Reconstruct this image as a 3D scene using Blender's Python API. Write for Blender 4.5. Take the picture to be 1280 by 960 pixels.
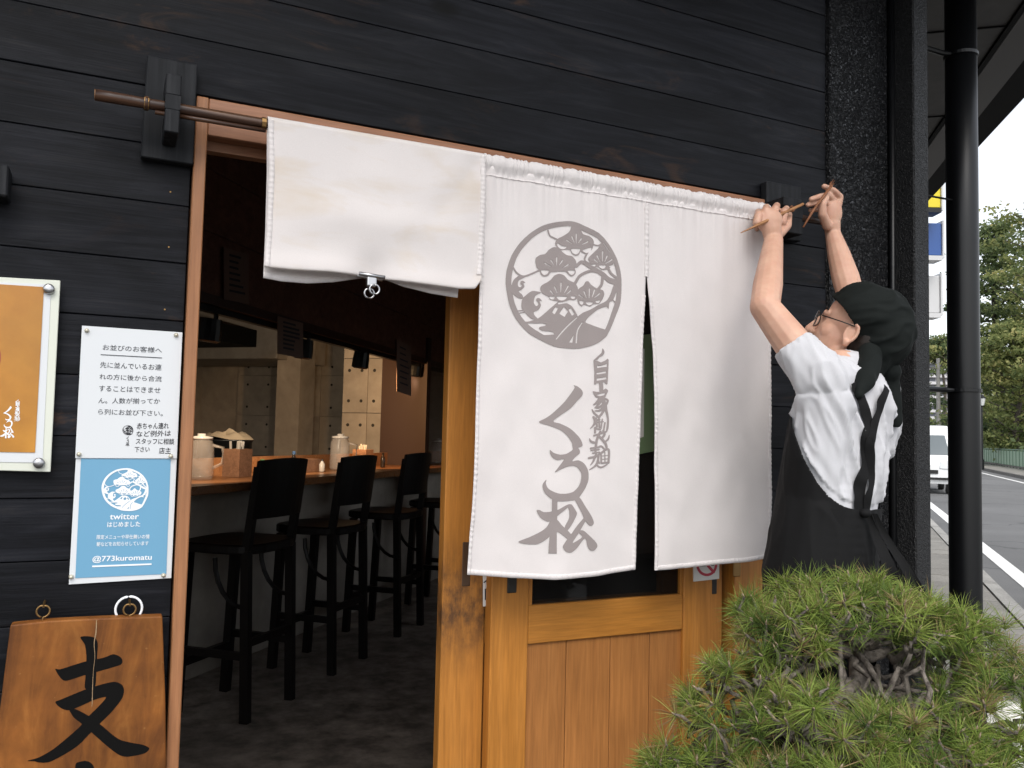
import bpy, bmesh, math, random
import numpy as np
from mathutils import Vector, Matrix, noise
from mathutils.bvhtree import BVHTree

random.seed(7)
rng = np.random.default_rng(7)
SC = bpy.context.scene
COL = SC.collection
for o in list(bpy.data.objects):
    bpy.data.objects.remove(o)

# ------------------------------------------------------------------ camera
FPX, CAM_D, CAM_H = 1050.0, 1.75, 1.35
YAW, PITCH, ROLL = (math.radians(a) for a in (25.47, 3.43, 1.31))
C = np.array([0.0, -CAM_D, CAM_H])
_fw = np.array([math.sin(YAW) * math.cos(PITCH), math.cos(YAW) * math.cos(PITCH), math.sin(PITCH)])
_rt = np.array([math.cos(YAW), -math.sin(YAW), 0.0])
_up = np.cross(_rt, _fw)
CR = math.cos(ROLL) * _rt + math.sin(ROLL) * _up
CU = -math.sin(ROLL) * _rt + math.cos(ROLL) * _up
CF = _fw
cam_d = bpy.data.cameras.new("camera")
cam_d.sensor_width = 36.0
cam_d.lens = FPX / 1280.0 * 36.0
cam_d.clip_start = 0.05
cam_d.clip_end = 3000
cam = bpy.data.objects.new("camera", cam_d)
COL.objects.link(cam)
mw = Matrix.Identity(4)
for i in range(3):
    mw[i][0], mw[i][1], mw[i][2], mw[i][3] = CR[i], CU[i], -CF[i], C[i]
cam.matrix_world = mw
SC.camera = cam

# ------------------------------------------------------------------ world, sun, exposure
SUN_EL, SUN_AZ = math.radians(52), math.radians(200)      # azimuth from +Y clockwise
world = bpy.data.worlds.new("World")
SC.world = world
world.use_nodes = True
wn = world.node_tree
for n in list(wn.nodes):
    wn.nodes.remove(n)
w_out = wn.nodes.new("ShaderNodeOutputWorld")
w_bg = wn.nodes.new("ShaderNodeBackground")
w_sky = wn.nodes.new("ShaderNodeTexSky")
w_hs = wn.nodes.new("ShaderNodeHueSaturation")
w_sky.sky_type = 'NISHITA'
w_sky.sun_disc = False
w_sky.sun_elevation = SUN_EL
w_sky.sun_rotation = SUN_AZ
w_sky.air_density = 1.0
w_sky.dust_density = 2.0
w_sky.ozone_density = 1.0
w_hs.inputs["Saturation"].default_value = 0.25            # overcast: almost grey
w_bg.inputs["Strength"].default_value = 0.15
wn.links.new(w_sky.outputs[0], w_hs.inputs["Color"])
wn.links.new(w_hs.outputs[0], w_bg.inputs["Color"])
wn.links.new(w_bg.outputs[0], w_out.inputs["Surface"])
sun_d = bpy.data.lights.new("sun", 'SUN')
sun_d.energy = 0.9
sun_d.angle = math.radians(40)
sun_d.color = (1.0, 0.95, 0.88)
sun = bpy.data.objects.new("sun", sun_d)
COL.objects.link(sun)
_sd = Vector((math.sin(SUN_AZ) * math.cos(SUN_EL), math.cos(SUN_AZ) * math.cos(SUN_EL), math.sin(SUN_EL)))
sun.rotation_euler = (-_sd).to_track_quat('-Z', 'Y').to_euler()
sun.location = (0, -6, 8)
vs = SC.view_settings
vs.view_transform = 'Standard'
vs.look = 'None'
vs.gamma = 1.0
vs.exposure = 1.02
vs.use_curve_mapping = False
SC.render.film_transparent = False
cy = SC.cycles
cy.max_bounces, cy.diffuse_bounces, cy.glossy_bounces, cy.transmission_bounces, cy.transparent_max_bounces = 6, 4, 3, 4, 8
cy.caustics_reflective = cy.caustics_refractive = False

# ------------------------------------------------------------------ photo measuring helpers (pixels of the 1280x960 photo)
def ray(px, py):
    return CF + CR * ((px - 640.0) / FPX) - CU * ((py - 480.0) / FPX)
def W(px, py, Y=0.0):                       # point on the upright plane y = Y
    d = ray(px, py)
    return C + d * ((Y - C[1]) / d[1])
def G(px, py, Z=0.0):                       # point on the level plane z = Z
    d = ray(px, py)
    return C + d * ((Z - C[2]) / d[2])
def AD(px, py, dep):                        # point at a depth along the view
    return C + ray(px, py) * dep
def Wx(px, py, Y=0.0): return float(W(px, py, Y)[0])
def Wz(px, py, Y=0.0): return float(W(px, py, Y)[2])

# ------------------------------------------------------------------ object helpers
def tag(o, label=None, cat=None, group=None, kind=None):
    if label: o["label"] = label
    if cat: o["category"] = cat
    if group: o["group"] = group
    if kind: o["kind"] = kind
    return o

def thing(name, label, cat, loc=(0, 0, 0), group=None):
    o = bpy.data.objects.new(name, None)
    o.empty_display_size = 0.1
    COL.objects.link(o)
    o.location = loc
    return tag(o, label, cat, group)

def world_loc(o):
    v = Vector((0, 0, 0))
    while o is not None:
        v = v + o.location
        o = o.parent
    return v

def finish(name, me, mat, parent=None, smooth=False, rebase=True):
    if mat is not None and len(me.materials) == 0:
        me.materials.append(mat)
    if smooth:
        me.polygons.foreach_set("use_smooth", [True] * len(me.polygons))
    me.validate()
    me.update()
    o = bpy.data.objects.new(name, me)
    COL.objects.link(o)
    n = len(me.vertices)
    base = Vector((0, 0, 0))
    if rebase and n:
        co = np.empty(n * 3, dtype=np.float32)
        me.vertices.foreach_get("co", co)
        co = co.reshape(-1, 3)
        lo, hi = co.min(0), co.max(0)
        base = Vector(((lo[0] + hi[0]) / 2, (lo[1] + hi[1]) / 2, lo[2]))
        co -= np.array(base, dtype=np.float32)
        me.vertices.foreach_set("co", co.ravel())
        me.update()
    if parent is not None:
        o.parent = parent
        o.location = base - world_loc(parent)
    else:
        o.location = base
    return o

class MB:
    """collects shapes for ONE mesh object"""
    def __init__(self): self.v, self.f = [], []
    def add(self, vs_, fs):
        n = len(self.v)
        self.v += [tuple(map(float, p)) for p in vs_]
        self.f += [tuple(i + n for i in f) for f in fs]
        return self
    def box(self, x0, x1, y0, y1, z0, z1):
        return self.add([(x0, y0, z0), (x1, y0, z0), (x1, y1, z0), (x0, y1, z0), (x0, y0, z1), (x1, y0, z1), (x1, y1, z1), (x0, y1, z1)],
                        [(0, 3, 2, 1), (4, 5, 6, 7), (0, 1, 5, 4), (1, 2, 6, 5), (2, 3, 7, 6), (3, 0, 4, 7)])
    def obox(self, c, ax, ay, az):           # oriented box: centre and three half axes
        c, ax, ay, az = (np.array(t, float) for t in (c, ax, ay, az))
        return self.add([c + sx * ax + sy * ay + sz * az for sz in (-1, 1) for sx, sy in ((-1, -1), (1, -1), (1, 1), (-1, 1))],
                        [(0, 3, 2, 1), (4, 5, 6, 7), (0, 1, 5, 4), (1, 2, 6, 5), (2, 3, 7, 6), (3, 0, 4, 7)])
    def bar(self, p, q, w, h=None, up=(0, 0, 1)):
        p, q = np.array(p, float), np.array(q, float)
        h = w if h is None else h
        d = q - p; L = np.linalg.norm(d); d /= L
        s = np.cross(d, up)
        if np.linalg.norm(s) < 1e-4: s = np.cross(d, (0, 1, 0))
        s /= np.linalg.norm(s); u = np.cross(s, d)
        return self.obox((p + q) / 2, d * L / 2, s * w / 2, u * h / 2)
    def prism(self, pts, z0, z1):            # plan polygon, upright
        n = len(pts)
        vs_ = [(p[0], p[1], z0) for p in pts] + [(p[0], p[1], z1) for p in pts]
        fs = [tuple(range(n - 1, -1, -1)), tuple(range(n, 2 * n))] + [(i, (i + 1) % n, n + (i + 1) % n, n + i) for i in range(n)]
        return self.add(vs_, fs)
    def slab(self, quad, y0, y1):            # 4 (x,z) corners, between two y
        vs_ = [(x, y0, z) for x, z in quad] + [(x, y1, z) for x, z in quad]
        n = len(quad)
        return self.add(vs_, [tuple(range(n)), tuple(range(2 * n - 1, n - 1, -1))] + [((i + 1) % n, i, n + i, n + (i + 1) % n) for i in range(n)])
    def tube(self, pts, r, n=8, cap=True):
        pts = [np.array(p, float) for p in pts]
        rs = r if isinstance(r, (list, tuple)) else [r] * len(pts)
        vs_, fs = [], []
        ref = None
        for i, p in enumerate(pts):
            d = pts[min(i + 1, len(pts) - 1)] - pts[max(i - 1, 0)]
            d = d / (np.linalg.norm(d) + 1e-12)
            if ref is None:
                ref = np.array((0, 0, 1.0)) if abs(d[2]) < .9 else np.array((1.0, 0, 0))
            a = np.cross(d, ref); a /= np.linalg.norm(a) + 1e-12
            b = np.cross(d, a); ref = -b if False else ref
            for k in range(n):
                t = 2 * math.pi * k / n
                vs_.append(p + rs[i] * (math.cos(t) * a + math.sin(t) * b))
        for i in range(len(pts) - 1):
            for k in range(n):
                fs.append((i * n + k, i * n + (k + 1) % n, (i + 1) * n + (k + 1) % n, (i + 1) * n + k))
        if cap:
            fs.append(tuple(range(n - 1, -1, -1)))
            fs.append(tuple((len(pts) - 1) * n + k for k in range(n)))
        return self.add(vs_, fs)
    def lathe(self, prof, c, axis=(0, 0, 1), n=16):      # profile (r, h) about an axis
        ax = np.array(axis, float); ax /= np.linalg.norm(ax)
        ref = np.array((1.0, 0, 0)) if abs(ax[0]) < .9 else np.array((0, 1.0, 0))
        a = np.cross(ax, ref); a /= np.linalg.norm(a); b = np.cross(ax, a); c = np.array(c, float)
        vs_, fs = [], []
        for r, h in prof:
            for k in range(n):
                t = 2 * math.pi * k / n
                vs_.append(c + ax * h + max(r, 1e-5) * (math.cos(t) * a + math.sin(t) * b))
        for i in range(len(prof) - 1):
            for k in range(n):
                fs.append((i * n + k, i * n + (k + 1) % n, (i + 1) * n + (k + 1) % n, (i + 1) * n + k))
        fs.append(tuple(range(n - 1, -1, -1)))
        fs.append(tuple((len(prof) - 1) * n + k for k in range(n)))
        return self.add(vs_, fs)
    def grid(self, P):                       # P: (n,m,3)
        n, m = P.shape[:2]
        return self.add(P.reshape(-1, 3), [(i * m + j, i * m + j + 1, (i + 1) * m + j + 1, (i + 1) * m + j) for i in range(n - 1) for j in range(m - 1)])
    def build(self, name, mat, parent=None, smooth=False, bevel=0.0, seg=1, rebase=True):
        me = bpy.data.meshes.new(name)
        me.from_pydata(self.v, [], self.f)
        if bevel > 0:
            bm = bmesh.new(); bm.from_mesh(me)
            bmesh.ops.remove_doubles(bm, verts=bm.verts, dist=1e-6)
            es = [e for e in bm.edges if len(e.link_faces) == 2 and e.calc_face_angle(0) > 0.6]
            bmesh.ops.bevel(bm, geom=es, offset=bevel, segments=seg, affect='EDGES', profile=0.5)
            bm.to_mesh(me); bm.free()
        bm = bmesh.new(); bm.from_mesh(me)
        bmesh.ops.recalc_face_normals(bm, faces=bm.faces)
        bm.to_mesh(me); bm.free()
        o = finish(name, me, mat, parent, smooth, rebase)
        if smooth == 'auto':
            pass
        return o

def copy_tree(o, parent=None):
    c = o.copy(); COL.objects.link(c)
    if parent is not None: c.parent = parent
    for ch in list(o.children):
        if ch is not c: copy_tree(ch, c)
    return c

# ------------------------------------------------------------------ materials
def M(name, col=(.5, .5, .5), rough=.6, metal=0.0, spec=.5, build=None):
    m = bpy.data.materials.new(name)
    m.use_nodes = True
    nt = m.node_tree
    b = nt.nodes["Principled BSDF"]
    b.inputs["Base Color"].default_value = (*col, 1)
    b.inputs["Roughness"].default_value = rough
    b.inputs["Metallic"].default_value = metal
    b.inputs["Specular IOR Level"].default_value = spec
    if build: build(nt, b)
    return m
def nd(nt, typ, **kw):
    n = nt.nodes.new(typ)
    for k, v in kw.items(): setattr(n, k, v)
    return n
def coords(nt, scale=(1, 1, 1), obj=True, jitter=True):
    tc = nd(nt, "ShaderNodeTexCoord")
    mp = nd(nt, "ShaderNodeMapping")
    mp.inputs["Scale"].default_value = scale
    if jitter:
        oi = nd(nt, "ShaderNodeObjectInfo")
        mul = nd(nt, "ShaderNodeVectorMath", operation='SCALE')
        cmb = nd(nt, "ShaderNodeCombineXYZ")
        nt.links.new(oi.outputs["Random"], cmb.inputs[0]); nt.links.new(oi.outputs["Random"], cmb.inputs[1]); nt.links.new(oi.outputs["Random"], cmb.inputs[2])
        mul.inputs["Scale"].default_value = 37.0
        nt.links.new(cmb.outputs[0], mul.inputs[0])
        add = nd(nt, "ShaderNodeVectorMath", operation='ADD')
        nt.links.new(tc.outputs["Object"], add.inputs[0]); nt.links.new(mul.outputs[0], add.inputs[1])
        nt.links.new(add.outputs[0], mp.inputs["Vector"])
    else:
        nt.links.new(tc.outputs["Object"], mp.inputs["Vector"])
    return mp.outputs[0]
def noise_n(nt, vec, scale, detail=4, rough=.55, dist=0.0):
    n = nd(nt, "ShaderNodeTexNoise")
    n.inputs["Scale"].default_value = scale; n.inputs["Detail"].default_value = detail
    n.inputs["Roughness"].default_value = rough; n.inputs["Distortion"].default_value = dist
    nt.links.new(vec, n.inputs["Vector"])
    return n.outputs["Fac"]
def ramp(nt, fac, stops):
    r = nd(nt, "ShaderNodeValToRGB")
    el = r.color_ramp.elements
    while len(el) < len(stops): el.new(.5)
    for e, (p, c) in zip(el, stops):
        e.position = p; e.color = (*c, 1) if len(c) == 3 else c
    nt.links.new(fac, r.inputs["Fac"])
    return r.outputs["Color"]
def mixc(nt, fac, a, b, mode='MIX'):
    m = nd(nt, "ShaderNodeMix", data_type='RGBA', blend_type=mode)
    for s, x in ((0, fac), (6, a), (7, b)):
        if hasattr(x, "is_output"): nt.links.new(x, m.inputs[s])
        elif s == 0: m.inputs[0].default_value = x
        else: m.inputs[s].default_value = (*x, 1)
    return m.outputs[2]
def bump(nt, b, h, strength=.3, dist=.002):
    n = nd(nt, "ShaderNodeBump")
    n.inputs["Strength"].default_value = strength; n.inputs["Distance"].default_value = dist
    nt.links.new(h, n.inputs["Height"]); nt.links.new(n.outputs[0], b.inputs["Normal"])
def g(v): return (v, v, v)

def wood(name, c0, c1, c2, axis='x', scale=1.0, rough=.45, bstr=.25, fine=1.0, spec=.4, worn=None):
    st = {'x': (.06, 1, 1), 'z': (1, 1, .05), 'y': (1, .06, 1)}[axis]
    def bd(nt, b):
        v = coords(nt, tuple(s * scale for s in st))
        n1 = noise_n(nt, v, 38, 6, .6, 1.2)
        n2 = noise_n(nt, v, 190 * fine, 3, .6)
        n3 = noise_n(nt, coords(nt, (1, 1, 1)), 4, 3)
        col = ramp(nt, n1, [(.30, c0), (.52, c1), (.72, c2)])
        col = mixc(nt, .35, col, ramp(nt, n2, [(.35, g(.55)), (.65, g(1.2))]), 'MULTIPLY')
        col = mixc(nt, .5, col, ramp(nt, n3, [(.28, g(.76)), (.7, g(1.12))]), 'MULTIPLY')
        if worn is not None:
            sp = nd(nt, "ShaderNodeSeparateXYZ"); tcw = nd(nt, "ShaderNodeTexCoord"); nt.links.new(tcw.outputs["Object"], sp.inputs[0])
            dz = nd(nt, "ShaderNodeMath", operation='SUBTRACT'); nt.links.new(sp.outputs[2], dz.inputs[0]); dz.inputs[1].default_value = worn
            ab = nd(nt, "ShaderNodeMath", operation='ABSOLUTE'); nt.links.new(dz.outputs[0], ab.inputs[0])
            mk = nd(nt, "ShaderNodeMath", operation='MULTIPLY'); nt.links.new(ramp(nt, ab.outputs[0], [(.03, g(1)), (.17, g(0))]), mk.inputs[0])
            nt.links.new(ramp(nt, noise_n(nt, coords(nt, (1, 1, .5)), 30, 5, .7), [(.38, g(.15)), (.6, g(.95))]), mk.inputs[1])
            col = mixc(nt, mk.outputs[0], col, (.075, .034, .014))
        nt.links.new(col, b.inputs["Base Color"])
        bump(nt, b, n2, bstr, .0012)
        rr = ramp(nt, n1, [(.3, g(rough + .1)), (.7, g(rough - .08))])
        nt.links.new(rr, b.inputs["Roughness"])
    return M(name, c1, rough, spec=spec, build=bd)

def plank_mat():
    def bd(nt, b):
        v = coords(nt, (.09, 1, 1))
        n1 = noise_n(nt, v, 17, 7, .66, 3.0)
        n2 = noise_n(nt, coords(nt, (.03, 1, 1)), 230, 3, .6)
        n3 = noise_n(nt, coords(nt, (.5, 1, 1)), 3.0, 4, .6)
        col = ramp(nt, n1, [(.30, (.0022, .0025, .0036)), (.46, (.0052, .0057, .0078)), (.58, (.0090, .0097, .0128)), (.72, (.0165, .0160, .0175))])
        # weathered brown showing through in shreds of its own
        n4 = noise_n(nt, coords(nt, (.35, 1, 1.2)), 9, 6, .7, 1.5)
        n5 = noise_n(nt, coords(nt, (1, 1, 1)), 2.2, 2, .5)
        wear = nd(nt, "ShaderNodeMath", operation='MULTIPLY')
        nt.links.new(ramp(nt, n4, [(.57, g(0)), (.68, g(.75))]), wear.inputs[0])
        nt.links.new(ramp(nt, n5, [(.45, g(0)), (.62, g(1))]), wear.inputs[1])
        col = mixc(nt, wear.outputs[0], col, (.045, .024, .014))
        # fine pale scuffs
        n6 = noise_n(nt, coords(nt, (.5, 1, 1)), 60, 5, .8)
        n7 = noise_n(nt, coords(nt, (1, 1, 1)), 3.1, 2, .5)
        sc = nd(nt, "ShaderNodeMath", operation='MULTIPLY')
        nt.links.new(ramp(nt, n6, [(.68, g(0)), (.72, g(1))]), sc.inputs[0])
        nt.links.new(ramp(nt, n7, [(.6, g(0)), (.68, g(1))]), sc.inputs[1])
        col = mixc(nt, sc.outputs[0], col, (.075, .05, .024))
        # board to board and patchy differences in how the stain took
        oi2 = nd(nt, "ShaderNodeObjectInfo")
        col = mixc(nt, 1.0, col, ramp(nt, oi2.outputs["Random"], [(0, g(.8)), (1, g(1.2))]), 'MULTIPLY')
        col = mixc(nt, 1.0, col, ramp(nt, noise_n(nt, coords(nt, (.5, 1, 1)), 5, 4, .6, .6), [(.3, g(.65)), (.7, g(1.35))]), 'MULTIPLY')
        # knots
        vo = nd(nt, "ShaderNodeTexVoronoi"); vo.inputs["Scale"].default_value = 3.1
        nt.links.new(coords(nt, (.55, 1, 1.2)), vo.inputs["Vector"])
        kn = ramp(nt, vo.outputs["Distance"], [(.05, g(1)), (.085, g(0))])
        col = mixc(nt, kn, col, (.002, .002, .002))
        nt.links.new(col, b.inputs["Base Color"])
        nt.links.new(ramp(nt, n3, [(.3, g(.42)), (.7, g(.62))]), b.inputs["Roughness"])
        bump(nt, b, n2, .35, .0015)
    return M("black_stained_board", (.006, .006, .007), .45, spec=.13, build=bd)

def stucco(name, col, scale, strength, dist, rough=.35, spec=.4):
    def bd(nt, b):
        v = coords(nt, (1, 1, 1))
        n1 = noise_n(nt, v, scale, 3, .5, 1.2)
        h = ramp(nt, n1, [(.38, g(0)), (.5, g(.75)), (.66, g(1))])
        bump(nt, b, h, strength, dist)
        n2 = noise_n(nt, v, 2.5, 3)
        nt.links.new(mixc(nt, ramp(nt, n2, [(.3, g(0)), (.7, g(1))]), col, tuple(c * 1.5 for c in col)), b.inputs["Base Color"])
    return M(name, col, rough, spec=spec, build=bd)

def speck(name, c0, c1, scale=40, rough=.8, strength=.3, dist=.003, lo=.35, hi=.65, big=None):
    def bd(nt, b):
        v = coords(nt, (1, 1, 1))
        n1 = noise_n(nt, v, scale, 6, .65)
        col = ramp(nt, n1, [(lo, c0), (hi, c1)])
        if big:
            n2 = noise_n(nt, v, big, 4, .6, .5)
            col = mixc(nt, .7, col, ramp(nt, n2, [(.3, g(.6)), (.7, g(1.25))]), 'MULTIPLY')
        nt.links.new(col, b.inputs["Base Color"])
        bump(nt, b, n1, strength, dist)
    return M(name, c1, rough, build=bd)

def cloth_mat(name, col, stain=None, weave=900, transl=.25, rough=.85, sheen=.15):
    m = bpy.data.materials.new(name); m.use_nodes = True
    nt = m.node_tree; b = nt.nodes["Principled BSDF"]; out = nt.nodes["Material Output"]
    v = coords(nt, (1, 1, 1), jitter=False)
    n1 = noise_n(nt, v, 6, 4, .6)
    cc = mixc(nt, ramp(nt, n1, [(.3, g(0)), (.75, g(1))]), col, tuple(c * .95 for c in col))
    n2 = noise_n(nt, v, weave, 2, .5)
    cc = mixc(nt, .12, cc, ramp(nt, n2, [(.3, g(.6)), (.7, g(1.2))]), 'MULTIPLY')
    if stain: cc = stain(nt, cc)
    nt.links.new(cc, b.inputs["Base Color"])
    b.inputs["Roughness"].default_value = rough
    b.inputs["Specular IOR Level"].default_value = .2
    b.inputs["Sheen Weight"].default_value = sheen
    bump(nt, b, n2, .15, .0006)
    if transl > 0:
        tr = nd(nt, "ShaderNodeBsdfTranslucent"); nt.links.new(cc, tr.inputs["Color"])
        mx = nd(nt, "ShaderNodeMixShader"); mx.inputs[0].default_value = transl
        nt.links.new(b.outputs[0], mx.inputs[1]); nt.links.new(tr.outputs[0], mx.inputs[2]); nt.links.new(mx.outputs[0], out.inputs["Surface"])
    return m

MT = {}
MT['plank'] = plank_mat()
MT['black_wood'] = wood("black_bracket_wood", (.009, .0098, .011), (.016, .017, .0195), (.026, .027, .030), 'z', 1, .6, spec=.15)
MT['frame'] = wood("brown_frame_wood", (.27, .115, .048), (.32, .142, .062), (.37, .17, .078), 'z', 1, .5)
MT['lintel'] = wood("brown_lintel_wood", (.24, .105, .052), (.29, .132, .068), (.33, .155, .085), 'x', 1, .5)
MT['door'] = wood("honey_door_wood", (.355, .138, .021), (.42, .168, .029), (.475, .198, .040), 'z', 1, .42)
MT['door_worn'] = wood("worn_door_wood", (.355, .138, .021), (.42, .168, .029), (.475, .198, .040), 'z', 1, .5, worn=.93)
MT['door_rail'] = wood("honey_rail_wood", (.38, .150, .023), (.44, .180, .031), (.49, .21, .043), 'x', 1, .42)
MT['door_board'] = wood("tan_door_board", (.315, .124, .031), (.37, .150, .040), (.42, .178, .052), 'z', 1, .5)
MT['stucco'] = stucco("rough_black_stucco", (.006, .0065, .008), 105, 1.0, .013, .34, .55)
MT['stucco_fine'] = stucco("fine_black_stucco", (.006, .0063, .0072), 170, .8, .005, .45)
MT['black_metal'] = M("black_painted_metal", (.0035, .0038, .0046), .36, spec=.35)
MT['black_matte'] = M("matte_black", (.004, .004, .004), .8, spec=.2)
MT['steel'] = M("polished_steel", (.42, .42, .43), .28, 1.0)
MT['pin'] = M("clear_pin", (.55, .52, .42), .25, .3)
MT['brass'] = M("aged_brass", (.25, .15, .06), .4, .9)
MT['soffit'] = speck("dark_soffit_board", (.028, .026, .025), (.045, .042, .040), 12, .6, .2, .002)
MT['fascia'] = M("dark_fascia", (.035, .030, .029), .5)
def stain(nt, cc):
    v = coords(nt, (1, 1, 1), jitter=False)
    n = noise_n(nt, coords(nt, (2.4, 1, 7.5), jitter=False), 1.5, 4, .6, .4)
    sep = nd(nt, "ShaderNodeSeparateXYZ"); nt.links.new(v, sep.inputs[0])
    return mixc(nt, ramp(nt, n, [(.50, g(0)), (.72, g(.65))]), cc, (.66, .55, .42))
MT['cloth'] = cloth_mat("white_cotton", (.80, .757, .748))
MT['cloth_stain'] = cloth_mat("stained_white_cotton", (.80, .753, .738), stain)
MT['print'] = cloth_mat("grey_print", (.30, .262, .255), transl=.1)
MT['skin'] = None

def box_obj(name, mat, parent, x0, x1, y0, y1, z0, z1, bevel=.0, **kw):
    return MB().box(x0, x1, y0, y1, z0, z1).build(name, mat, parent, bevel=bevel, **kw)

# ------------------------------------------------------------------ flat lettering: painted shapes -> one mesh
def smooth_poly(pts, k=6):
    p = np.array(pts, float); n = len(p); out = []
    for i in range(n):
        a, b, c, d = p[i - 1], p[i], p[(i + 1) % n], p[(i + 2) % n]
        for t in np.linspace(0, 1, k, endpoint=False):
            cr = .5 * ((2 * b) + (-a + c) * t + (2 * a - 5 * b + 4 * c - d) * t * t + (-a + 3 * b - 3 * c + d) * t ** 3)
            out.append(cr * .8 + (b * (1 - t) + c * t) * .2)
    return np.array(out)

class Paint:
    """paints polygons and strokes in photo pixels, then gives the painted region as mesh faces"""
    def __init__(self, x0, y0, x1, y1, cell=.5):
        self.x0, self.y0, self.c = x0, y0, cell
        self.nx, self.ny = int((x1 - x0) / cell) + 1, int((y1 - y0) / cell) + 1
        self.ss = 3
        s = cell / self.ss
        self.gx = x0 + (np.arange(self.nx * self.ss) + .5) * s - cell / 2
        self.gy = y0 + (np.arange(self.ny * self.ss) + .5) * s - cell / 2
        self.m = np.zeros((len(self.gy), len(self.gx)), bool)
        self.org, self.sc = (0, 0), (1, 1)
    def frame(self, ox, oy, sx, sy=None):
        self.org, self.sc = (ox, oy), (sx, sy or sx); return self
    def T(self, pts):
        p = np.array(pts, float)
        return np.stack([self.org[0] + p[:, 0] / self.sc[0], self.org[1] + p[:, 1] / self.sc[1]], 1)
    def win(self, lo, hi):
        ix = np.where((self.gx >= lo[0]) & (self.gx <= hi[0]))[0]; iy = np.where((self.gy >= lo[1]) & (self.gy <= hi[1]))[0]
        if len(ix) == 0 or len(iy) == 0: return None
        return slice(iy[0], iy[-1] + 1), slice(ix[0], ix[-1] + 1)
    def poly(self, pts, val=True, smooth=True):
        p = self.T(pts)
        if smooth: p = smooth_poly(p)
        w = self.win(p.min(0), p.max(0))
        if w is None: return self
        X, Y = np.meshgrid(self.gx[w[1]], self.gy[w[0]])
        ins = np.zeros(X.shape, bool)
        n = len(p)
        for i in range(n):
            x1, y1 = p[i]; x2, y2 = p[(i + 1) % n]
            if y1 == y2: continue
            cnd = (y1 > Y) != (y2 > Y)
            ins ^= cnd & (X < (x2 - x1) * (Y - y1) / (y2 - y1) + x1)
        self.m[w][ins] = val
        return self
    def stroke(self, pts, w, val=True, taper=None):
        p = self.T(pts)
        ws = (w if isinstance(w, (list, tuple)) else [w] * len(pts))
        ws = np.array(ws, float) / ((self.sc[0] + self.sc[1]) / 2) / 2
        if len(p) > 2:                         # smooth
            q, qw = [], []
            for i in range(len(p) - 1):
                a, b, c, d = p[max(i - 1, 0)], p[i], p[i + 1], p[min(i + 2, len(p) - 1)]
                for t in np.linspace(0, 1, 6, endpoint=False):
                    q.append(.5 * ((2 * b) + (-a + c) * t + (2 * a - 5 * b + 4 * c - d) * t * t + (-a + 3 * b - 3 * c + d) * t ** 3))
                    qw.append(ws[i] * (1 - t) + ws[i + 1] * t)
            q.append(p[-1]); qw.append(ws[-1])
            p, ws = np.array(q), np.array(qw)
        r = ws.max()
        wn_ = self.win(p.min(0) - r, p.max(0) + r)
        if wn_ is None: return self
        X, Y = np.meshgrid(self.gx[wn_[1]], self.gy[wn_[0]])
        ins = np.zeros(X.shape, bool)
        for i in range(len(p) - 1):
            d = p[i + 1] - p[i]; L2 = d @ d + 1e-12
            t = np.clip(((X - p[i][0]) * d[0] + (Y - p[i][1]) * d[1]) / L2, 0, 1)
            ins |= (X - p[i][0] - t * d[0]) ** 2 + (Y - p[i][1] - t * d[1]) ** 2 < (ws[i] * (1 - t) + ws[i + 1] * t) ** 2
        self.m[wn_][ins] = val
        return self
    def faces(self):
        s = self.ss
        f = self.m.reshape(self.ny, s, self.nx, s).mean((1, 3))
        f[0, :] = f[-1, :] = 0; f[:, 0] = f[:, -1] = 0
        f = np.where(np.abs(f - .5) < 1e-6, .5001, f)
        ins = f > .5
        V, F, idx = [], [], {}
        def vert(key, x, y):
            if key not in idx:
                idx[key] = len(V); V.append((self.x0 + x * self.c, self.y0 + y * self.c))
            return idx[key]
        for j in range(self.ny - 1):
            row = ins[j, :-1].astype(int) + ins[j, 1:] + ins[j + 1, :-1] + ins[j + 1, 1:]
            i = 0
            nzr = np.nonzero(row)[0]
            k = 0
            while k < len(nzr):
                i = nzr[k]
                if row[i] == 4:
                    e = i
                    while k + 1 < len(nzr) and nzr[k + 1] == e + 1 and row[e + 1] == 4 and e - i < 7:
                        e += 1; k += 1
                    F.append((vert((i, j), i, j), vert((e + 1, j), e + 1, j), vert((e + 1, j + 1), e + 1, j + 1), vert((i, j + 1), i, j + 1)))
                else:
                    cs = [(i, j), (i + 1, j), (i + 1, j + 1), (i, j + 1)]
                    pl = []
                    for a in range(4):
                        p, q = cs[a], cs[(a + 1) % 4]
                        fp, fq = f[p[1], p[0]], f[q[1], q[0]]
                        if fp > .5: pl.append(vert(p, *p))
                        if (fp > .5) != (fq > .5):
                            t = (.5 - fp) / (fq - fp)
                            kk = (min(p, q), max(p, q))
                            pl.append(vert(kk, p[0] + t * (q[0] - p[0]), p[1] + t * (q[1] - p[1])))
                    pl = list(dict.fromkeys(pl))
                    if len(pl) >= 3: F.append(tuple(pl))
                k += 1
        return V, F
    def mesh(self, name, mapper, mat, parent):
        V, F = self.faces()
        me = bpy.data.meshes.new(name)
        me.from_pydata([tuple(map(float, mapper(x, y))) for x, y in V], [], F)
        return finish(name, me, mat, parent)

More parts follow.
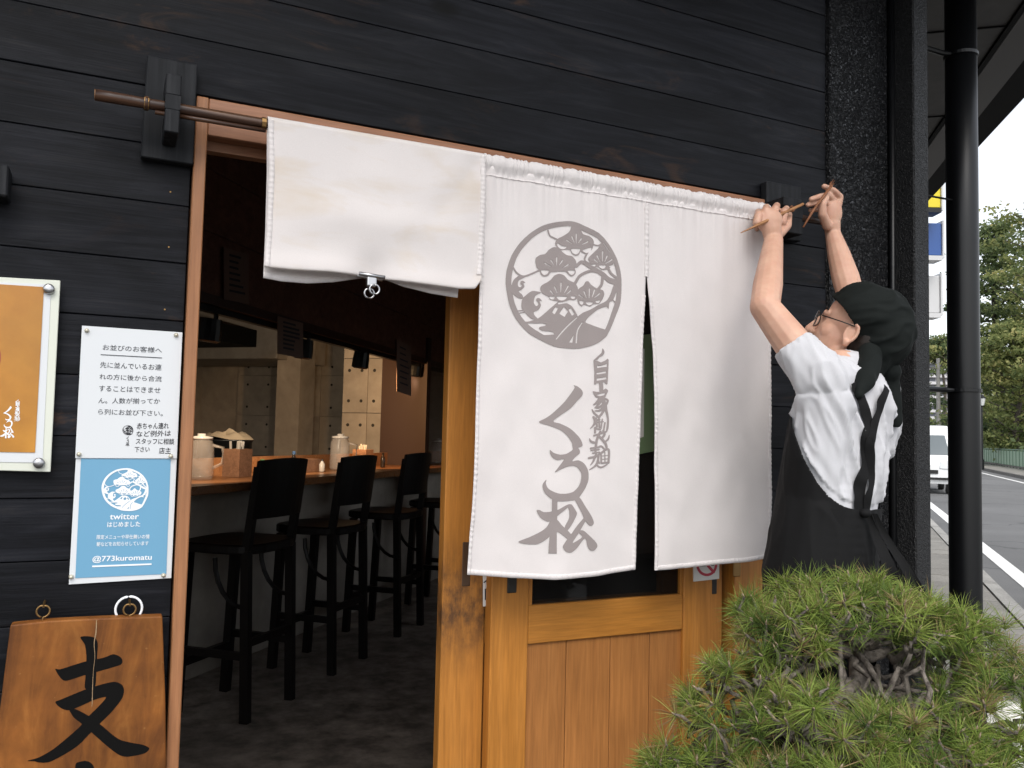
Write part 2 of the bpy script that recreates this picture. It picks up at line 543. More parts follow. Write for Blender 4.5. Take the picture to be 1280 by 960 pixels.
def text_mesh(name, txt, mapper, mat, parent, bold=0.0):
    """font outlines, normalised to 0..1 in both directions, then mapped"""
    cu = bpy.data.curves.new(name, 'FONT'); cu.body = txt; cu.size = 1.0; cu.resolution_u = 3
    cu.offset = bold
    ob = bpy.data.objects.new(name, cu); COL.objects.link(ob)
    dg = bpy.context.evaluated_depsgraph_get()
    me = bpy.data.meshes.new_from_object(ob.evaluated_get(dg))
    bpy.data.objects.remove(ob)
    n = len(me.vertices)
    co = np.empty(n * 3, np.float32); me.vertices.foreach_get("co", co); co = co.reshape(-1, 3)
    lo, hi = co.min(0), co.max(0)
    out = np.array([mapper((x - lo[0]) / (hi[0] - lo[0]), (y - lo[1]) / (hi[1] - lo[1])) for x, y, _ in co], np.float32)
    me.vertices.foreach_set("co", out.ravel())
    me.materials.clear()
    me.name = name
    return finish(name, me, mat, parent)

def quad_map(tl, tr, br, bl, Y):
    """unit square (u right, v up) -> photo pixel quad -> plane y = Y"""
    tl, tr, br, bl = (np.array(p, float) for p in (tl, tr, br, bl))
    def f(u, v):
        p = (bl * (1 - u) + br * u) * (1 - v) + (tl * (1 - u) + tr * u) * v
        return W(p[0], p[1], Y)
    return f

# ================================================================== the setting: frames of reference
AI = math.radians(43)                                   # the room and the street run at an angle to the shop front
UI, VI = np.array([math.sin(AI), math.cos(AI), 0]), np.array([math.cos(AI), -math.sin(AI), 0])
def IP(a, b, z=0.0): return UI * a + VI * b + np.array([0, 0, z])       # room coordinates
AR = math.radians(47.6)
US, VS = np.array([math.sin(AR), math.cos(AR), 0]), np.array([math.cos(AR), -math.sin(AR), 0])
def SP(s, t, z=0.0): return US * s + VS * t + np.array([0, 0, z])       # street coordinates
def on_plane(px, py, n, k):                             # pixel on the plane p.n = k
    d = ray(px, py); return C + d * ((k - C @ n) / (d @ n))

# ------------------------------------------------------------------ ground, road, pavement
MT['soil'] = speck("dark_ground", (.05, .047, .042), (.11, .105, .095), 60, .9, .5, .01, big=.6)
def asphalt_mat():
    def bd(nt, b):
        v = coords(nt, (1, 1, 1), jitter=False)
        n1 = noise_n(nt, v, 90, 5, .7)
        n2 = noise_n(nt, v, .35, 5, .6, .8)
        col = ramp(nt, n1, [(.3, g(.095)), (.7, g(.15))])
        col = mixc(nt, .8, col, ramp(nt, n2, [(.3, g(.72)), (.7, g(1.22))]), 'MULTIPLY')
        vo = nd(nt, "ShaderNodeTexVoronoi", feature='DISTANCE_TO_EDGE'); vo.inputs["Scale"].default_value = .33
        wv = nd(nt, "ShaderNodeVectorMath", operation='ADD')
        nn = nd(nt, "ShaderNodeTexNoise"); nn.inputs["Scale"].default_value = 1.5; nn.inputs["Detail"].default_value = 4
        nt.links.new(v, nn.inputs["Vector"]); nt.links.new(v, wv.inputs[0]); nt.links.new(nn.outputs["Color"], wv.inputs[1])
        nt.links.new(wv.outputs[0], vo.inputs["Vector"])
        n3 = noise_n(nt, v, .5, 2)
        cr = nd(nt, "ShaderNodeMath", operation='MULTIPLY')
        nt.links.new(ramp(nt, vo.outputs["Distance"], [(.0, g(1)), (.018, g(0))]), cr.inputs[0])
        nt.links.new(ramp(nt, n3, [(.42, g(0)), (.5, g(.8))]), cr.inputs[1])
        col = mixc(nt, cr.outputs[0], col, g(.05))
        nt.links.new(col, b.inputs["Base Color"])
        bump(nt, b, n1, .5, .004)
    return M("worn_asphalt", g(.12), .85, build=bd)
MT['asphalt'] = asphalt_mat()
MT['paint'] = speck("road_paint", (.50, .50, .49), (.72, .72, .70), 30, .7, .2, .002, .3, .5)
MT['slab'] = speck("concrete_paver", (.17, .16, .145), (.25, .24, .215), 60, .85, .4, .003, big=1.3)
MT['kerbstone'] = speck("kerb_concrete", (.22, .215, .20), (.33, .32, .30), 50, .85, .3, .003, big=2)

gr = MB().add([(-900, -900, -.02), (900, -900, -.02), (900, 900, -.02), (-900, 900, -.02)], [(0, 1, 2, 3)]).build("ground", MT['soil'])
tag(gr, kind="structure")
T0, T1 = 2.62, 7.75                                    # pavement edge, far kerb
def strip(name, s0, s1, t0, t1, z, mat, n=1):
    m = MB()
    for i in range(n):
        a, b_ = s0 + (s1 - s0) * i / n, s0 + (s1 - s0) * (i + 1) / n
        m.add([SP(a, t0, z), SP(b_, t0, z), SP(b_, t1, z), SP(a, t1, z)], [(0, 1, 2, 3)])
    return m.build(name, mat)
road = tag(strip("road", -60, 400, T0 - .02, T1, -.004, MT['asphalt'], 20), kind="structure")
for nm, t0, t1 in (("road_marking", 2.80, 2.97), ("road_marking", 7.02, 7.17)):
    tag(strip(nm, -60, 300, t0, t1, .001, MT['paint'], 10), kind="structure")
pave = tag(strip("pavement", -30, 120, .2, T0 - .16, -.006, MT['soil'], 10), kind="structure")
# paving slabs laid across the pavement
ms = None
k = 0
for i in range(46):
    s = 1.2 + i * .46
    for j, (t0, t1) in enumerate(((.95, 1.39), (1.40, 1.92), (1.93, T0 - .17))):
        if s < 2.4 and j == 0: continue
        dz = random.uniform(-.003, .003)
        sl = MB().add([SP(s, t0, -.03), SP(s + .452, t0, -.03), SP(s + .452, t1, -.03), SP(s, t1, -.03),
                       SP(s, t0, .012 + dz), SP(s + .452, t0, .012 + dz), SP(s + .452, t1, .012 + dz), SP(s, t1, .012 + dz)],
                      [(0, 3, 2, 1), (4, 5, 6, 7), (0, 1, 5, 4), (1, 2, 6, 5), (2, 3, 7, 6), (3, 0, 4, 7)])
        sl.build("paving_slab", MT['slab'], pave)
for i in range(24):
    s = 1.0 + i * 1.2
    MB().add([SP(s, T0 - .155, -.03), SP(s + 1.19, T0 - .155, -.03), SP(s + 1.19, T0 - .03, -.03), SP(s, T0 - .03, -.03),
              SP(s, T0 - .155, .02), SP(s + 1.19, T0 - .155, .02), SP(s + 1.19, T0 - .03, .012), SP(s, T0 - .03, .012)],
             [(0, 3, 2, 1), (4, 5, 6, 7), (0, 1, 5, 4), (1, 2, 6, 5), (2, 3, 7, 6), (3, 0, 4, 7)]).build("kerb_stone", MT['kerbstone'], pave)
# pavement on the far side, with its kerb
fpv = MB().add([SP(-40, T1 + .15, .12), SP(300, T1 + .15, .12), SP(300, 11.4, .12), SP(-40, 11.4, .12)], [(0, 1, 2, 3)]).build("far_pavement", MT['slab'])
tag(fpv, kind="structure")
MT['kerb_dark'] = speck("dark_kerb", (.06, .055, .05), (.16, .15, .14), 14, .85, .3, .004)
MB().add([SP(-40, T1, -.02), SP(300, T1, -.02), SP(300, T1 + .15, -.02), SP(-40, T1 + .15, -.02),
          SP(-40, T1, .126), SP(300, T1, .126), SP(300, T1 + .15, .126), SP(-40, T1 + .15, .126)],
         [(4, 5, 6, 7), (0, 1, 5, 4), (1, 2, 6, 5), (2, 3, 7, 6), (3, 0, 4, 7)]).build("kerb", MT['kerb_dark'], fpv)

# ------------------------------------------------------------------ the shop building
shop = thing("noodle_shop", "black timber-clad noodle shop front with a brown-framed doorway and overhanging eave", "building", (.8, 0, 0))
ZL = [2.010 + k * .1136 for k in range(-17, 10)]         # board joints
JX0, JX1 = Wx(243, 160), Wx(259.5, 160, -.02)            # left jamb
LZ1, LZ0 = 2.000, 1.925                                  # lintel
RX0, RX1 = Wx(918, 600), Wx(953, 600)                    # right jamb
CX0, CX1 = Wx(1033.5, 300), Wx(1106, 300)                # stuccoed column
EX0 = CX1 + .012                                         # end post
for i in range(len(ZL) - 1):
    z0, z1 = ZL[i], ZL[i + 1]
    segs = [(-2.2, CX0 - .004)] if z0 >= 2.0 else [(-2.2, JX0 - .003), (RX1 + .003, CX0 - .004)]
    for x0, x1 in segs:
        dy = random.uniform(-.0015, .0015)
        MB().box(x0, x1, -.0 + dy, .02, z0 + .0005, z1 - .0008).build("board", MT['plank'], shop, bevel=.0014)
MT['cavity'] = M("dark_backing", (.004, .004, .004), .9)
wl = MB().box(-2.2, JX0 - .003, .021, .11, 0, 3.0).box(JX0 - .003, RX1 + .003, .021, .11, LZ1 + .002, 3.0).box(RX1 + .003, EX0 + .05, .021, .11, 0, 3.0)
wl.build("wall_core", MT['cavity'], shop)
# frame
MB().box(JX0, JX1, -.022, .105, 0, LZ1).build("door_jamb", MT['frame'], shop, bevel=.002)
MB().box(JX1 + .0005, RX1, -.020, .105, LZ0, LZ1).build("lintel", MT['lintel'], shop, bevel=.002)
MB().box(RX0, RX1, -.004, .105, 0, LZ0 - .0005).build("door_jamb", MT['door'], shop, bevel=.002)
MB().box(JX1 + .0005, RX0 - .0005, .012, .019, LZ0 - .02, LZ0 - .0005).build("track_guide", MT['lintel'], shop)
MB().box(JX1 + .0005, RX0 - .0005, -.01, .12, .0, .03).build("threshold", MT['frame'], shop, bevel=.002)
# column with rough render, dark gap, end post
MB().box(CX0, CX1, -.012, .05, 0, 3.0).build("column", MT['stucco'], shop, bevel=.003)
MB().box(CX1 + .0005, EX0 - .0005, .002, .05, 0, 3.0).build("joint_strip", MT['black_matte'], shop)
EY = -.092
EX1 = Wx(1162, 300, EY)
MB().box(EX0, EX1, EY, .11, 0, 3.0).build("end_post", MT['stucco_fine'], shop, bevel=.004)
MB().tube([(EX0 - .004, -.020, 0), (EX0 - .004, -.020, 3.0)], .010, 8).build("corner_bead", MT['black_metal'], shop, smooth=True)
# side wall along the street, behind
sw0 = np.array([EX1 - .01, .111, 0])
def along(p, s, t): return p + UI * s + VI * t
WS0, WS1, WZ0, WZ1 = 2.0, 4.2, 1.15, 2.2                # opening added out of view on the street side to brighten the room
for s0, s1, z0, z1 in ((.14, WS0, 0, 3.0), (WS1, 9, 0, 3.0), (WS0, WS1, 0, WZ0), (WS0, WS1, WZ1, 3.0)):
    MB().prism([along(sw0, s0, 0)[:2], along(sw0, s1, 0)[:2], along(sw0, s1, -.12)[:2], along(sw0, s0, -.12)[:2]][::-1], z0, z1).build("side_wall", MT['stucco_fine'], shop)
# soffit and eave boards
ZS = 2.90
e0, e1 = G(1280, 75, ZS), G(1163, 222, ZS)
ed = (e1 - e0) / np.linalg.norm(e1 - e0)
en = np.array([-ed[1], ed[0], 0])                        # towards the building
if en @ (np.array([0, 3, 0]) - e0) < 0: en = -en
A0 = e0 - ed * ((e0[1] + .62) / ed[1])                   # outer eave corner at y = -0.62
A1 = e0 + ed * 9.0
inn = .13
def inset(p, d): return p + en * d
B0 = inset(A0, inn); B0 = B0 + ed * ((-.62 + inn - B0[1]) / ed[1])
B1 = inset(A1, inn)
soff = MB().prism([(-2.4, -.62 + inn), B0[:2], B1[:2], (-2.4, B1[1])], ZS + .012, ZS + .2)
soff.build("soffit", MT['soffit'], shop)
MB().prism([(-2.4, -.62), A0[:2], B0[:2], (-2.4, -.62 + inn)], ZS, ZS + .22).build("front_fascia", MT['fascia'], shop)
MB().prism([A0[:2], A1[:2], B1[:2], B0[:2]], ZS, ZS + .22).build("side_fascia", MT['fascia'], shop)
m_ = MB(); m_.bar(inset(A0, inn + .012) + np.array([0, 0, .006]), inset(A1, inn + .012) + np.array([0, 0, .006]), .02, .012); m_.build("eave_moulding", MT['black_matte'], shop)
MB().prism([(-2.6, -.80), (A0 + VI * .2)[:2] + np.array((.05, -.18)), (A1 - en * .18)[:2], (-2.6, A1[1])], ZS + .221, ZS + .30).build("roof", MT['black_matte'], shop)
# short soffit joints seen beside the pipe
for s in (.9, 1.8, 2.7):
    p = B0 + ed * s; m_ = MB(); m_.bar(p + np.array([0, 0, .010]), p + en * 1.2 + np.array([0, 0, .010]), .006, .006); m_.build("soffit_joint", MT['black_matte'], shop)

# ------------------------------------------------------------------ room inside
def concrete_mat(nm, c0, c1):
    return speck(nm, c0, c1, 7, .8, .12, .002, .3, .7, big=1.5)
MT['concrete'] = concrete_mat("fair_faced_concrete", (.36, .325, .28), (.46, .42, .365))
MT['int_floor'] = speck("dark_slate_floor", (.11, .092, .078), (.36, .305, .26), 9, .55, .3, .004, .35, .7, big=2)
MT['dark_panel'] = wood("dark_brown_panel", (.14, .060, .038), (.19, .085, .055), (.24, .11, .072), 'x', .5, .5)
MT['counter'] = wood("counter_top_wood", (.20, .08, .030), (.27, .115, .045), (.33, .15, .06), 'x', .7, .3)
MT['stool'] = M("dark_stool_wood", (.006, .004, .0036), .4, spec=.25)
MT['paper'] = M("white_paper", (.62, .60, .57), .7)
MT['plastic'] = M("clear_plastic", (.5, .46, .42), .2)
def glass_mat(nm, col, rough=.03, alpha=.35):
    m = bpy.data.materials.new(nm); m.use_nodes = True; nt = m.node_tree
    b = nt.nodes["Principled BSDF"]; out = nt.nodes["Material Output"]
    b.inputs["Base Color"].default_value = (*col, 1); b.inputs["Roughness"].default_value = rough
    tr = nd(nt, "ShaderNodeBsdfTransparent"); mx = nd(nt, "ShaderNodeMixShader"); mx.inputs[0].default_value = alpha
    nt.links.new(tr.outputs[0], mx.inputs[1]); nt.links.new(b.outputs[0], mx.inputs[2]); nt.links.new(mx.outputs[0], out.inputs["Surface"])
    return m
MT['glass'] = glass_mat("door_glass", (.012, .012, .012), .03, .55)
MT['jug'] = glass_mat("jug_plastic", (.55, .48, .42), .2, .35)

fl = MB().prism([(-3.2, .12), (EX1 - .1, .12), (IP(11, 1.35))[:2], IP(11, -6)[:2], (-3.2, 9)], -.015, .004).build("shop_floor", MT['int_floor'])
tag(fl, kind="structure")
inside = thing("shop_interior", "dim concrete room of the noodle shop seen through the open doorway", "room", (1, 4, 0))
AE = 8.2                                                # end wall
def pwall(name, p, q, th, z0, z1, mat, parent=inside):
    p, q = np.array(p, float)[:2], np.array(q, float)[:2]
    d = q - p; d /= np.linalg.norm(d); n = np.array([-d[1], d[0]]) * th
    return MB().prism([p, q, q + n, p + n], z0, z1).build(name, mat, parent)
sa = float(sw0 @ UI)
for s0, s1, z0, z1 in ((1.75, sa + WS0, 0, 2.88), (sa + WS1, AE, 0, 2.88), (sa + WS0, sa + WS1, 0, WZ0), (sa + WS0, sa + WS1, WZ1, 2.88)):
    pwall("side_wall", IP(s0, float(sw0 @ VI) - .24), IP(s1, float(sw0 @ VI) - .24), .1, z0, z1, MT['concrete'])
pwall("left_wall", (-3.1, .112), (-3.1, 10), .1, 0, 2.88, MT['concrete'])
pwall("rear_wall", IP(1.0, -6.2), IP(AE + .3, -6.2), .1, 0, 2.88, MT['concrete'])
MB().prism([(-3.2, .111), (EX1 - .12, .111), IP(11, 1.3)[:2], IP(11, -7)[:2], (-3.2, 10)], 2.885, 2.90).build("ceiling", MT['dark_panel'], inside)
# end wall of concrete panels, one object per panel, with tie holes
PW, PH = .62, .60
MB().prism([IP(AE + .05, -6.35)[:2], IP(AE + .05, 1.6)[:2], IP(AE + .15, 1.6)[:2], IP(AE + .15, -6.35)[:2]], 0, 2.88).build("end_wall", MT['concrete'], inside)
MT['tie'] = M("tie_hole", (.03, .028, .026), .9)
def panel_wall(a, b0, b1, z0, z1, pw, ph, zoff, mat):
    nb = int(math.ceil((b1 - b0) / pw))
    for i in range(nb):
        x0, x1 = b0 + i * pw, min(b1, b0 + (i + 1) * pw)
        z = zoff
        while z < z1:
            za, zb = max(z, z0), min(z + ph, z1)
            if zb - za > .03 and x1 - x0 > .03:
                m = MB().prism([IP(a, x0 + .003)[:2], IP(a, x1 - .003)[:2], IP(a + .045, x1 - .003)[:2], IP(a + .045, x0 + .003)[:2]], za + .003, zb - .003)
                pn = m.build("concrete_panel", mat, inside)
                h = MB()
                for fx in (.25, .75):
                    for fz in (.22, .78):
                        zz = z + ph * fz
                        if za + .03 < zz < zb - .03:
                            h.lathe([(.016, 0), (.016, .003)], IP(a - .002, x0 + (x1 - x0) * fx, zz), axis=tuple(UI), n=10)
                if h.v: h.build("tie_holes", MT['tie'], pn)["kind"] = "stuff"
            z += ph
panel_wall(AE, -5.6, -.6, .1, 2.86, .62, .52, .10 - .14, MT['concrete'])
# nearer wall section lit by a lamp
AN = 5.9
n_ = UI
p0, p1 = on_plane(428, 500, UI, AN), on_plane(491, 500, UI, AN)
bl0, bl1 = p0 @ VI, p1 @ VI
MT['concrete_w'] = concrete_mat("smooth_concrete", (.30, .27, .235), (.38, .35, .31))
MB().prism([IP(AN + .05, bl0)[:2], IP(AN + .05, bl1)[:2], IP(AN + .2, bl1)[:2], IP(AN + .2, bl0)[:2]], 0, 2.86).build("partition", MT['concrete'], inside)
panel_wall(AN, bl0, bl1, .1, 2.86, (bl1 - bl0) / 2, .52, .10 - .14, MT['concrete_w'])
MB().prism([IP(AN - .25, bl1 + .004)[:2], IP(AN - .25, bl1 + .45)[:2], IP(AN - .17, bl1 + .45)[:2], IP(AN - .17, bl1 + .004)[:2]], 0, 2.2).build("door_leaf", M("brown_door", (.042, .021, .014), .5), inside)
# kitchen pier and cupboard on the left
p0, p1 = on_plane(345, 500, UI, 6.6), on_plane(374, 500, UI, 6.6)
MB().prism([IP(6.6, p0 @ VI)[:2], IP(6.6, p1 @ VI)[:2], IP(6.9, p1 @ VI)[:2], IP(6.9, p0 @ VI)[:2]], 0, 2.86).build("pier", MT['concrete_w'], inside)
pa, pb = on_plane(244, 436, UI, 6.4), on_plane(346, 448, UI, 6.4)
zc0, zc1 = pb[2], on_plane(300, 395, UI, 6.4)[2]
MB().prism([IP(6.4, pa @ VI - .8)[:2], IP(6.4, pb @ VI)[:2], IP(7.4, pb @ VI)[:2], IP(7.4, pa @ VI - .8)[:2]], zc0, zc1 + .5).build("extractor_hood", MT['concrete_w'], inside, bevel=.01)
MB().prism([IP(5.7, pa @ VI - .8)[:2], IP(5.7, pb @ VI - .25)[:2], IP(6.39, pb @ VI - .25)[:2], IP(6.39, pa @ VI - .8)[:2]], zc0 + .12, zc0 + .3).build("hood_lip", MT['black_matte'], inside)

# hanging wall of dark boards over the counter
ZH = 1.93
h0, h1 = G(246, 384, ZH), G(560, 467, ZH)
UH = (h1 - h0) / np.linalg.norm(h1 - h0); VH = np.array([UH[1], -UH[0], 0]); BH = float(h0 @ VH)
ZH += .062
def HP(a, b, z=0.0): return UH * a + VH * b + np.array([0, 0, z])
hw = thing("hanging_wall", "dark brown boarded hanging wall above the counter with a black lamp track", "partition wall", tuple(HP(4, BH, ZH)))
for i in range(4):
    zz = ZH + .02 + i * .31
    MB().prism([HP(1.0, BH)[:2], HP(6.9, BH)[:2], HP(6.9, BH - .08)[:2], HP(1.0, BH - .08)[:2]][::-1], zz, min(zz + .305, 2.87)).build("panel", MT['dark_panel'], hw)
MT['trim_red'] = M("reddish_trim", (.045, .013, .006), .4)
MB().prism([HP(1.0, BH + .012)[:2], HP(6.9, BH + .012)[:2], HP(6.9, BH - .09)[:2], HP(1.0, BH - .09)[:2]][::-1], ZH - .03, ZH + .019).build("bottom_trim", MT['trim_red'], hw)
MB().prism([HP(1.0, BH - .02)[:2], HP(6.9, BH - .02)[:2], HP(6.9, BH - .06)[:2], HP(1.0, BH - .06)[:2]][::-1], ZH - .062, ZH - .031).build("lamp_track", MT['black_metal'], hw)
# spot lamps on the track
lamp_px = [(270, 398, 428, "nearest the left jamb"), (386, 424, 449, "second from the left jamb"), (457, 439, 461, "in front of the lit concrete wall"), (523, 453, 471, "furthest, near the orange door stile")]
for i, (px, y0, y1, wh) in enumerate(lamp_px):
    p = on_plane(px, y0, VH, BH - .04)
    q = p.copy(); q[2] = ZH - .062
    ln = on_plane(px, y1, VH, BH - .04)
    t = thing("spot_lamp", "small black cylindrical spot lamp on the track, " + wh, "spot lamp", tuple(q), "spot lamps on the interior track")
    hgt = p[2] - ln[2]
    MB().tube([q, q + np.array([0, 0, -(q[2] - p[2]) - .02])], .012, 8).build("stem", MT['black_metal'], t)
    c_ = p + np.array([0, 0, -hgt / 2]) - VH * .035
    MB().lathe([(.055, hgt / 2), (.062, .0), (.062, -hgt / 2 + .01), (.045, -hgt / 2)], c_, axis=(.08, -.1, 1), n=14).build("lamp_head", MT['black_metal'], t)
    if True:
        sd = bpy.data.lights.new("spot_light", 'SPOT'); sd.energy = (28, 28, 44, .6)[i]; sd.color = (1.0, .58, .26) if i == 2 else (1.0, .80, .58); sd.spot_size = math.radians(75 if i == 2 else 120); sd.spot_blend = .25; sd.shadow_soft_size = .03
        so = bpy.data.objects.new("spot_light", sd); COL.objects.link(so)
        lo = c_ + np.array([0, 0, -hgt / 2 - .03])
        so.location = lo - np.array(world_loc(t)); so.parent = t
        tgt = IP(AN, (bl0 + bl1) / 2 + .15, 1.2) if i == 2 else lo + UI * .5 - VI * 1.0 - np.array([0, 0, .35])
        so.rotation_euler = Vector(tgt - lo).to_track_quat('-Z', 'Y').to_euler()
# paper notices pinned on the hanging wall
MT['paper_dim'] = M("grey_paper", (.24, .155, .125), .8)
MT['ink'] = M("ink", (.03, .03, .035), .7)
for (x0, y0, x1, y1, nm) in ((280, 309, 311, 374, "tall paper notice on the dark boards, left of the spot lamps"), (347, 395, 379, 442, "paper notice hanging below the dark boards between two spot lamps"), (496, 424, 514, 489, "narrow menu slip hanging right of the lit concrete wall")):
    t = thing("paper_notice", nm, "notice", tuple(on_plane(x0, y1, VH, BH + .02)), "paper notices on the hanging wall")
    c4 = [on_plane(x, y, VH, BH + .018) for x, y in ((x0, y0), (x1, y0 + 9), (x1, y1 + 6), (x0, y1))]
    MB().add(c4 + [c - VH * .003 for c in c4], [(0, 1, 2, 3), (7, 6, 5, 4), (0, 3, 7, 4), (1, 0, 4, 5), (2, 1, 5, 6), (3, 2, 6, 7)]).build("sheet", MT['paper_dim'], t)
    m = MB()
    for r in range(7):
        f0 = .12 + r * .115
        pA = c4[0] + (c4[3] - c4[0]) * f0; pB = c4[1] + (c4[2] - c4[1]) * f0
        a_, b_ = pA + (pB - pA) * .2, pA + (pB - pA) * random.uniform(.55, .85)
        m.obox((a_ + b_) / 2 + VH * .0015, (b_ - a_) / 2, VH * .0004, np.array([0, 0, .006]))
    m.build("lettering", MT['ink'], t)

# counter
ct = thing("counter", "long wooden bar counter on a concrete base inside the shop", "counter", tuple(IP(4, -1.8)))
MB().prism([IP(1.3, -1.80)[:2], IP(7.6, -1.80)[:2], IP(7.6, -1.92)[:2], IP(1.3, -1.92)[:2]][::-1], .004, 1.0).build("base", MT['concrete'], ct)
MB().prism([IP(1.2, -1.60)[:2], IP(7.6, -1.60)[:2], IP(7.6, -2.15)[:2], IP(1.2, -2.15)[:2]][::-1], 1.005, 1.05).build("top", MT['counter'], ct, bevel=.004)
MB().prism([IP(1.2, -2.16)[:2], IP(7.6, -2.16)[:2], IP(7.6, -2.20)[:2], IP(1.2, -2.20)[:2]][::-1], .9, 1.16).build("upstand", MT['counter'], ct)

# bar stools
def stool(a0, b0, label):
    t = thing("bar_stool", label, "bar stool", tuple(IP(a0 + .21, b0 - .2)), "bar stools along the counter")
    w, d = .37, .38
    def q(a, b, z): return IP(a0 + a, b0 - b, z)
    for a in (0.0, w):
        m = MB(); m.bar(q(a, 0, .004), q(a, .03, .78), .042, .035, up=tuple(UI)); m.bar(q(a, .03, .78), q(a, -.02, 1.17), .038, .03, up=tuple(UI)); m.build("rear_leg", MT['stool'], t)
        m = MB(); m.bar(q(a, d, .004), q(a, d - .03, .76), .042, .04, up=tuple(UI)); m.build("front_leg", MT['stool'], t)
        m = MB(); m.bar(q(a, .02, .30), q(a, d - .02, .30), .022, .035); m.build("side_stretcher", MT['stool'], t)
        pts = [q(a, .03 + .17 * math.sin(x), .52 + .22 * (1 - math.cos(x)) * 1.0) for x in np.linspace(0, 1.57, 7)]
        MB().tube(pts, .011, 6).build("curved_brace", MT['stool'], t)
    m = MB(); m.bar(q(.02, d - .015, .24), q(w - .02, d - .015, .24), .03, .04); m.build("foot_rail", MT['stool'], t)
    m = MB(); m.bar(q(.02, .01, .36), q(w - .02, .01, .36), .022, .035); m.build("rear_stretcher", MT['stool'], t)
    sp = [q(w / 2 + .235 * sx * (abs(math.cos(th)) ** .6), d / 2 + .01 + .225 * sy * (abs(math.sin(th)) ** .6), 0)[:2] for th in np.linspace(0, 2 * math.pi, 24, endpoint=False) for sx, sy in [(np.sign(math.cos(th)), np.sign(math.sin(th)))]]
    MB().prism(sp, .765, .81).build("seat", MT['stool'], t, bevel=.008)
    P = np.zeros((2, 9, 3)); pts = []
    m = MB()
    top, bot = [], []
    for k_ in range(9):
        u = -.02 + (w + .04) * k_ / 8
        bow = -.035 * (1 - (2 * k_ / 8 - 1) ** 2)
        for off, arr in ((0, top), (.022, bot)):
            arr.append((u, bow, off))
    for (u, bow, off) in top + bot:
        pass
    vs_, fs = [], []
    for (z, ly) in ((.93, .012), (1.20, -.022)):
        for off in (0, .02):
            for k_ in range(9):
                u = -.02 + (w + .04) * k_ / 8; bow = .035 * (1 - (2 * k_ / 8 - 1) ** 2)
                vs_.append(q(u, ly - bow - off, z + (.012 * (1 - (2 * k_ / 8 - 1) ** 2) if z > 1 else 0)))
    for k_ in range(8):
        a, b, c, d_ = k_, 9 + k_, 18 + k_, 27 + k_
        fs += [(a, a + 1, c + 1, c), (b + 1, b, d_, d_ + 1), (a + 1, a, b, b + 1), (c, c + 1, d_ + 1, d_)]
    fs += [(0, 18, 27, 9), (8, 17, 35, 26)]
    MB().add(vs_, fs).build("backrest", MT['stool'], t)
for a0, b0, lb in ((2.11, -1.12, "dark wooden bar stool nearest the doorway"), (2.93, -1.14, "dark wooden bar stool second from the doorway"), (3.86, -1.18, "dark wooden bar stool third from the doorway"), (4.85, -1.18, "dark wooden bar stool furthest back, half hidden by the door stile")):
    stool(a0, b0, lb)

# things on the counter
def on_counter(px, b): 
    # point on the counter top at lateral coordinate b seen at pixel column px
    for a in np.linspace(1.2, 8, 1400):
        p = IP(a, b, 1.051)
        v = p - C
        x = 640 + FPX * (v @ CR) / (v @ CF)
        if x >= px: return p, float(v @ CF)
    return p, float(v @ CF)
def jug(px, b, h, label):
    p, dep = on_counter(px, b); r = .075
    t = thing("water_jug", label, "jug", tuple(p), "water jugs on the counter")
    MB().lathe([(r * .85, 0), (r, .02), (r * .95, h * .75), (r * .8, h * .86), (r * .8, h * .87)], p + np.array([0, 0, .001]), n=18).build("body", MT['jug'], t, smooth=True)
    MB().lathe([(r * .84, h * .87), (r * .84, h * .93), (r * .3, h * .95), (r * .3, h), (.01, h)], p + np.array([0, 0, .003]), n=18).build("lid", MT['plastic'], t, smooth=True)
    MB().tube([p + CR * r * .9 + np.array([0, 0, h * .75]), p + CR * (r + .05) + np.array([0, 0, h * .7]), p + CR * (r + .05) + np.array([0, 0, h * .35]), p + CR * r * .9 + np.array([0, 0, h * .25])], .010, 7).build("handle", MT['jug'], t, smooth=True)
jug(249, -1.95, .26, "clear water jug on the counter beside the left door jamb")
jug(424, -1.95, .27, "clear water jug on the counter between two stools")
jug(546, -1.95, .24, "clear water jug at the far end of the counter")
MT['box_wood'] = wood("pale_box_wood", (.20, .10, .055), (.27, .14, .08), (.32, .17, .10), 'x', 1, .6)
def crate(px, b, w, h, label, name="wooden_box", mat='box_wood', fill=True):
    p, dep = on_counter(px, b)
    t = thing(name, label, "box", tuple(p))
    o_ = p + np.array([0, 0, .001])
    for s in (-1, 1):
        MB().obox(o_ + UI * s * (w / 2 - .005) + np.array([0, 0, h / 2]), UI * .005, VI * .05, np.array([0, 0, h / 2])).build("end_panel", MT[mat], t)
        MB().obox(o_ + VI * s * .055 + np.array([0, 0, h / 2]), UI * w / 2, VI * .005, np.array([0, 0, h / 2])).build("side_panel", MT[mat], t)
    MB().obox(o_ + np.array([0, 0, .006]), UI * (w / 2 - .01), VI * .05, np.array([0, 0, .004])).build("base", MT[mat], t)
    if fill:
        m = MB()
        for k_ in range(9):
            c_ = o_ + UI * random.uniform(-.3, .3) * w + VI * random.uniform(-.03, .03)
            m.tube([c_ + np.array([0, 0, .012]), c_ + UI * random.uniform(-.03, .03) + np.array([0, 0, h + random.uniform(.02, .05)])], .008, 6)
        m.build("contents", MT['plastic'], t)
crate(296, -1.98, .13, .17, "tall wooden caddy on the counter left of the first stool back")
crate(374, -2.0, .36, .09, "low wooden tray on the counter between the jugs", fill=False)
crate(453, -1.98, .13, .15, "small wooden caddy beside the middle water jug")
MT['bottle_dark'] = M("dark_bottle_glass", (.02, .015, .012), .12)
MT['cap_blue'] = M("blue_cap", (.05, .10, .20), .4)
MT['cup_green'] = M("green_cup", (.05, .14, .06), .4)
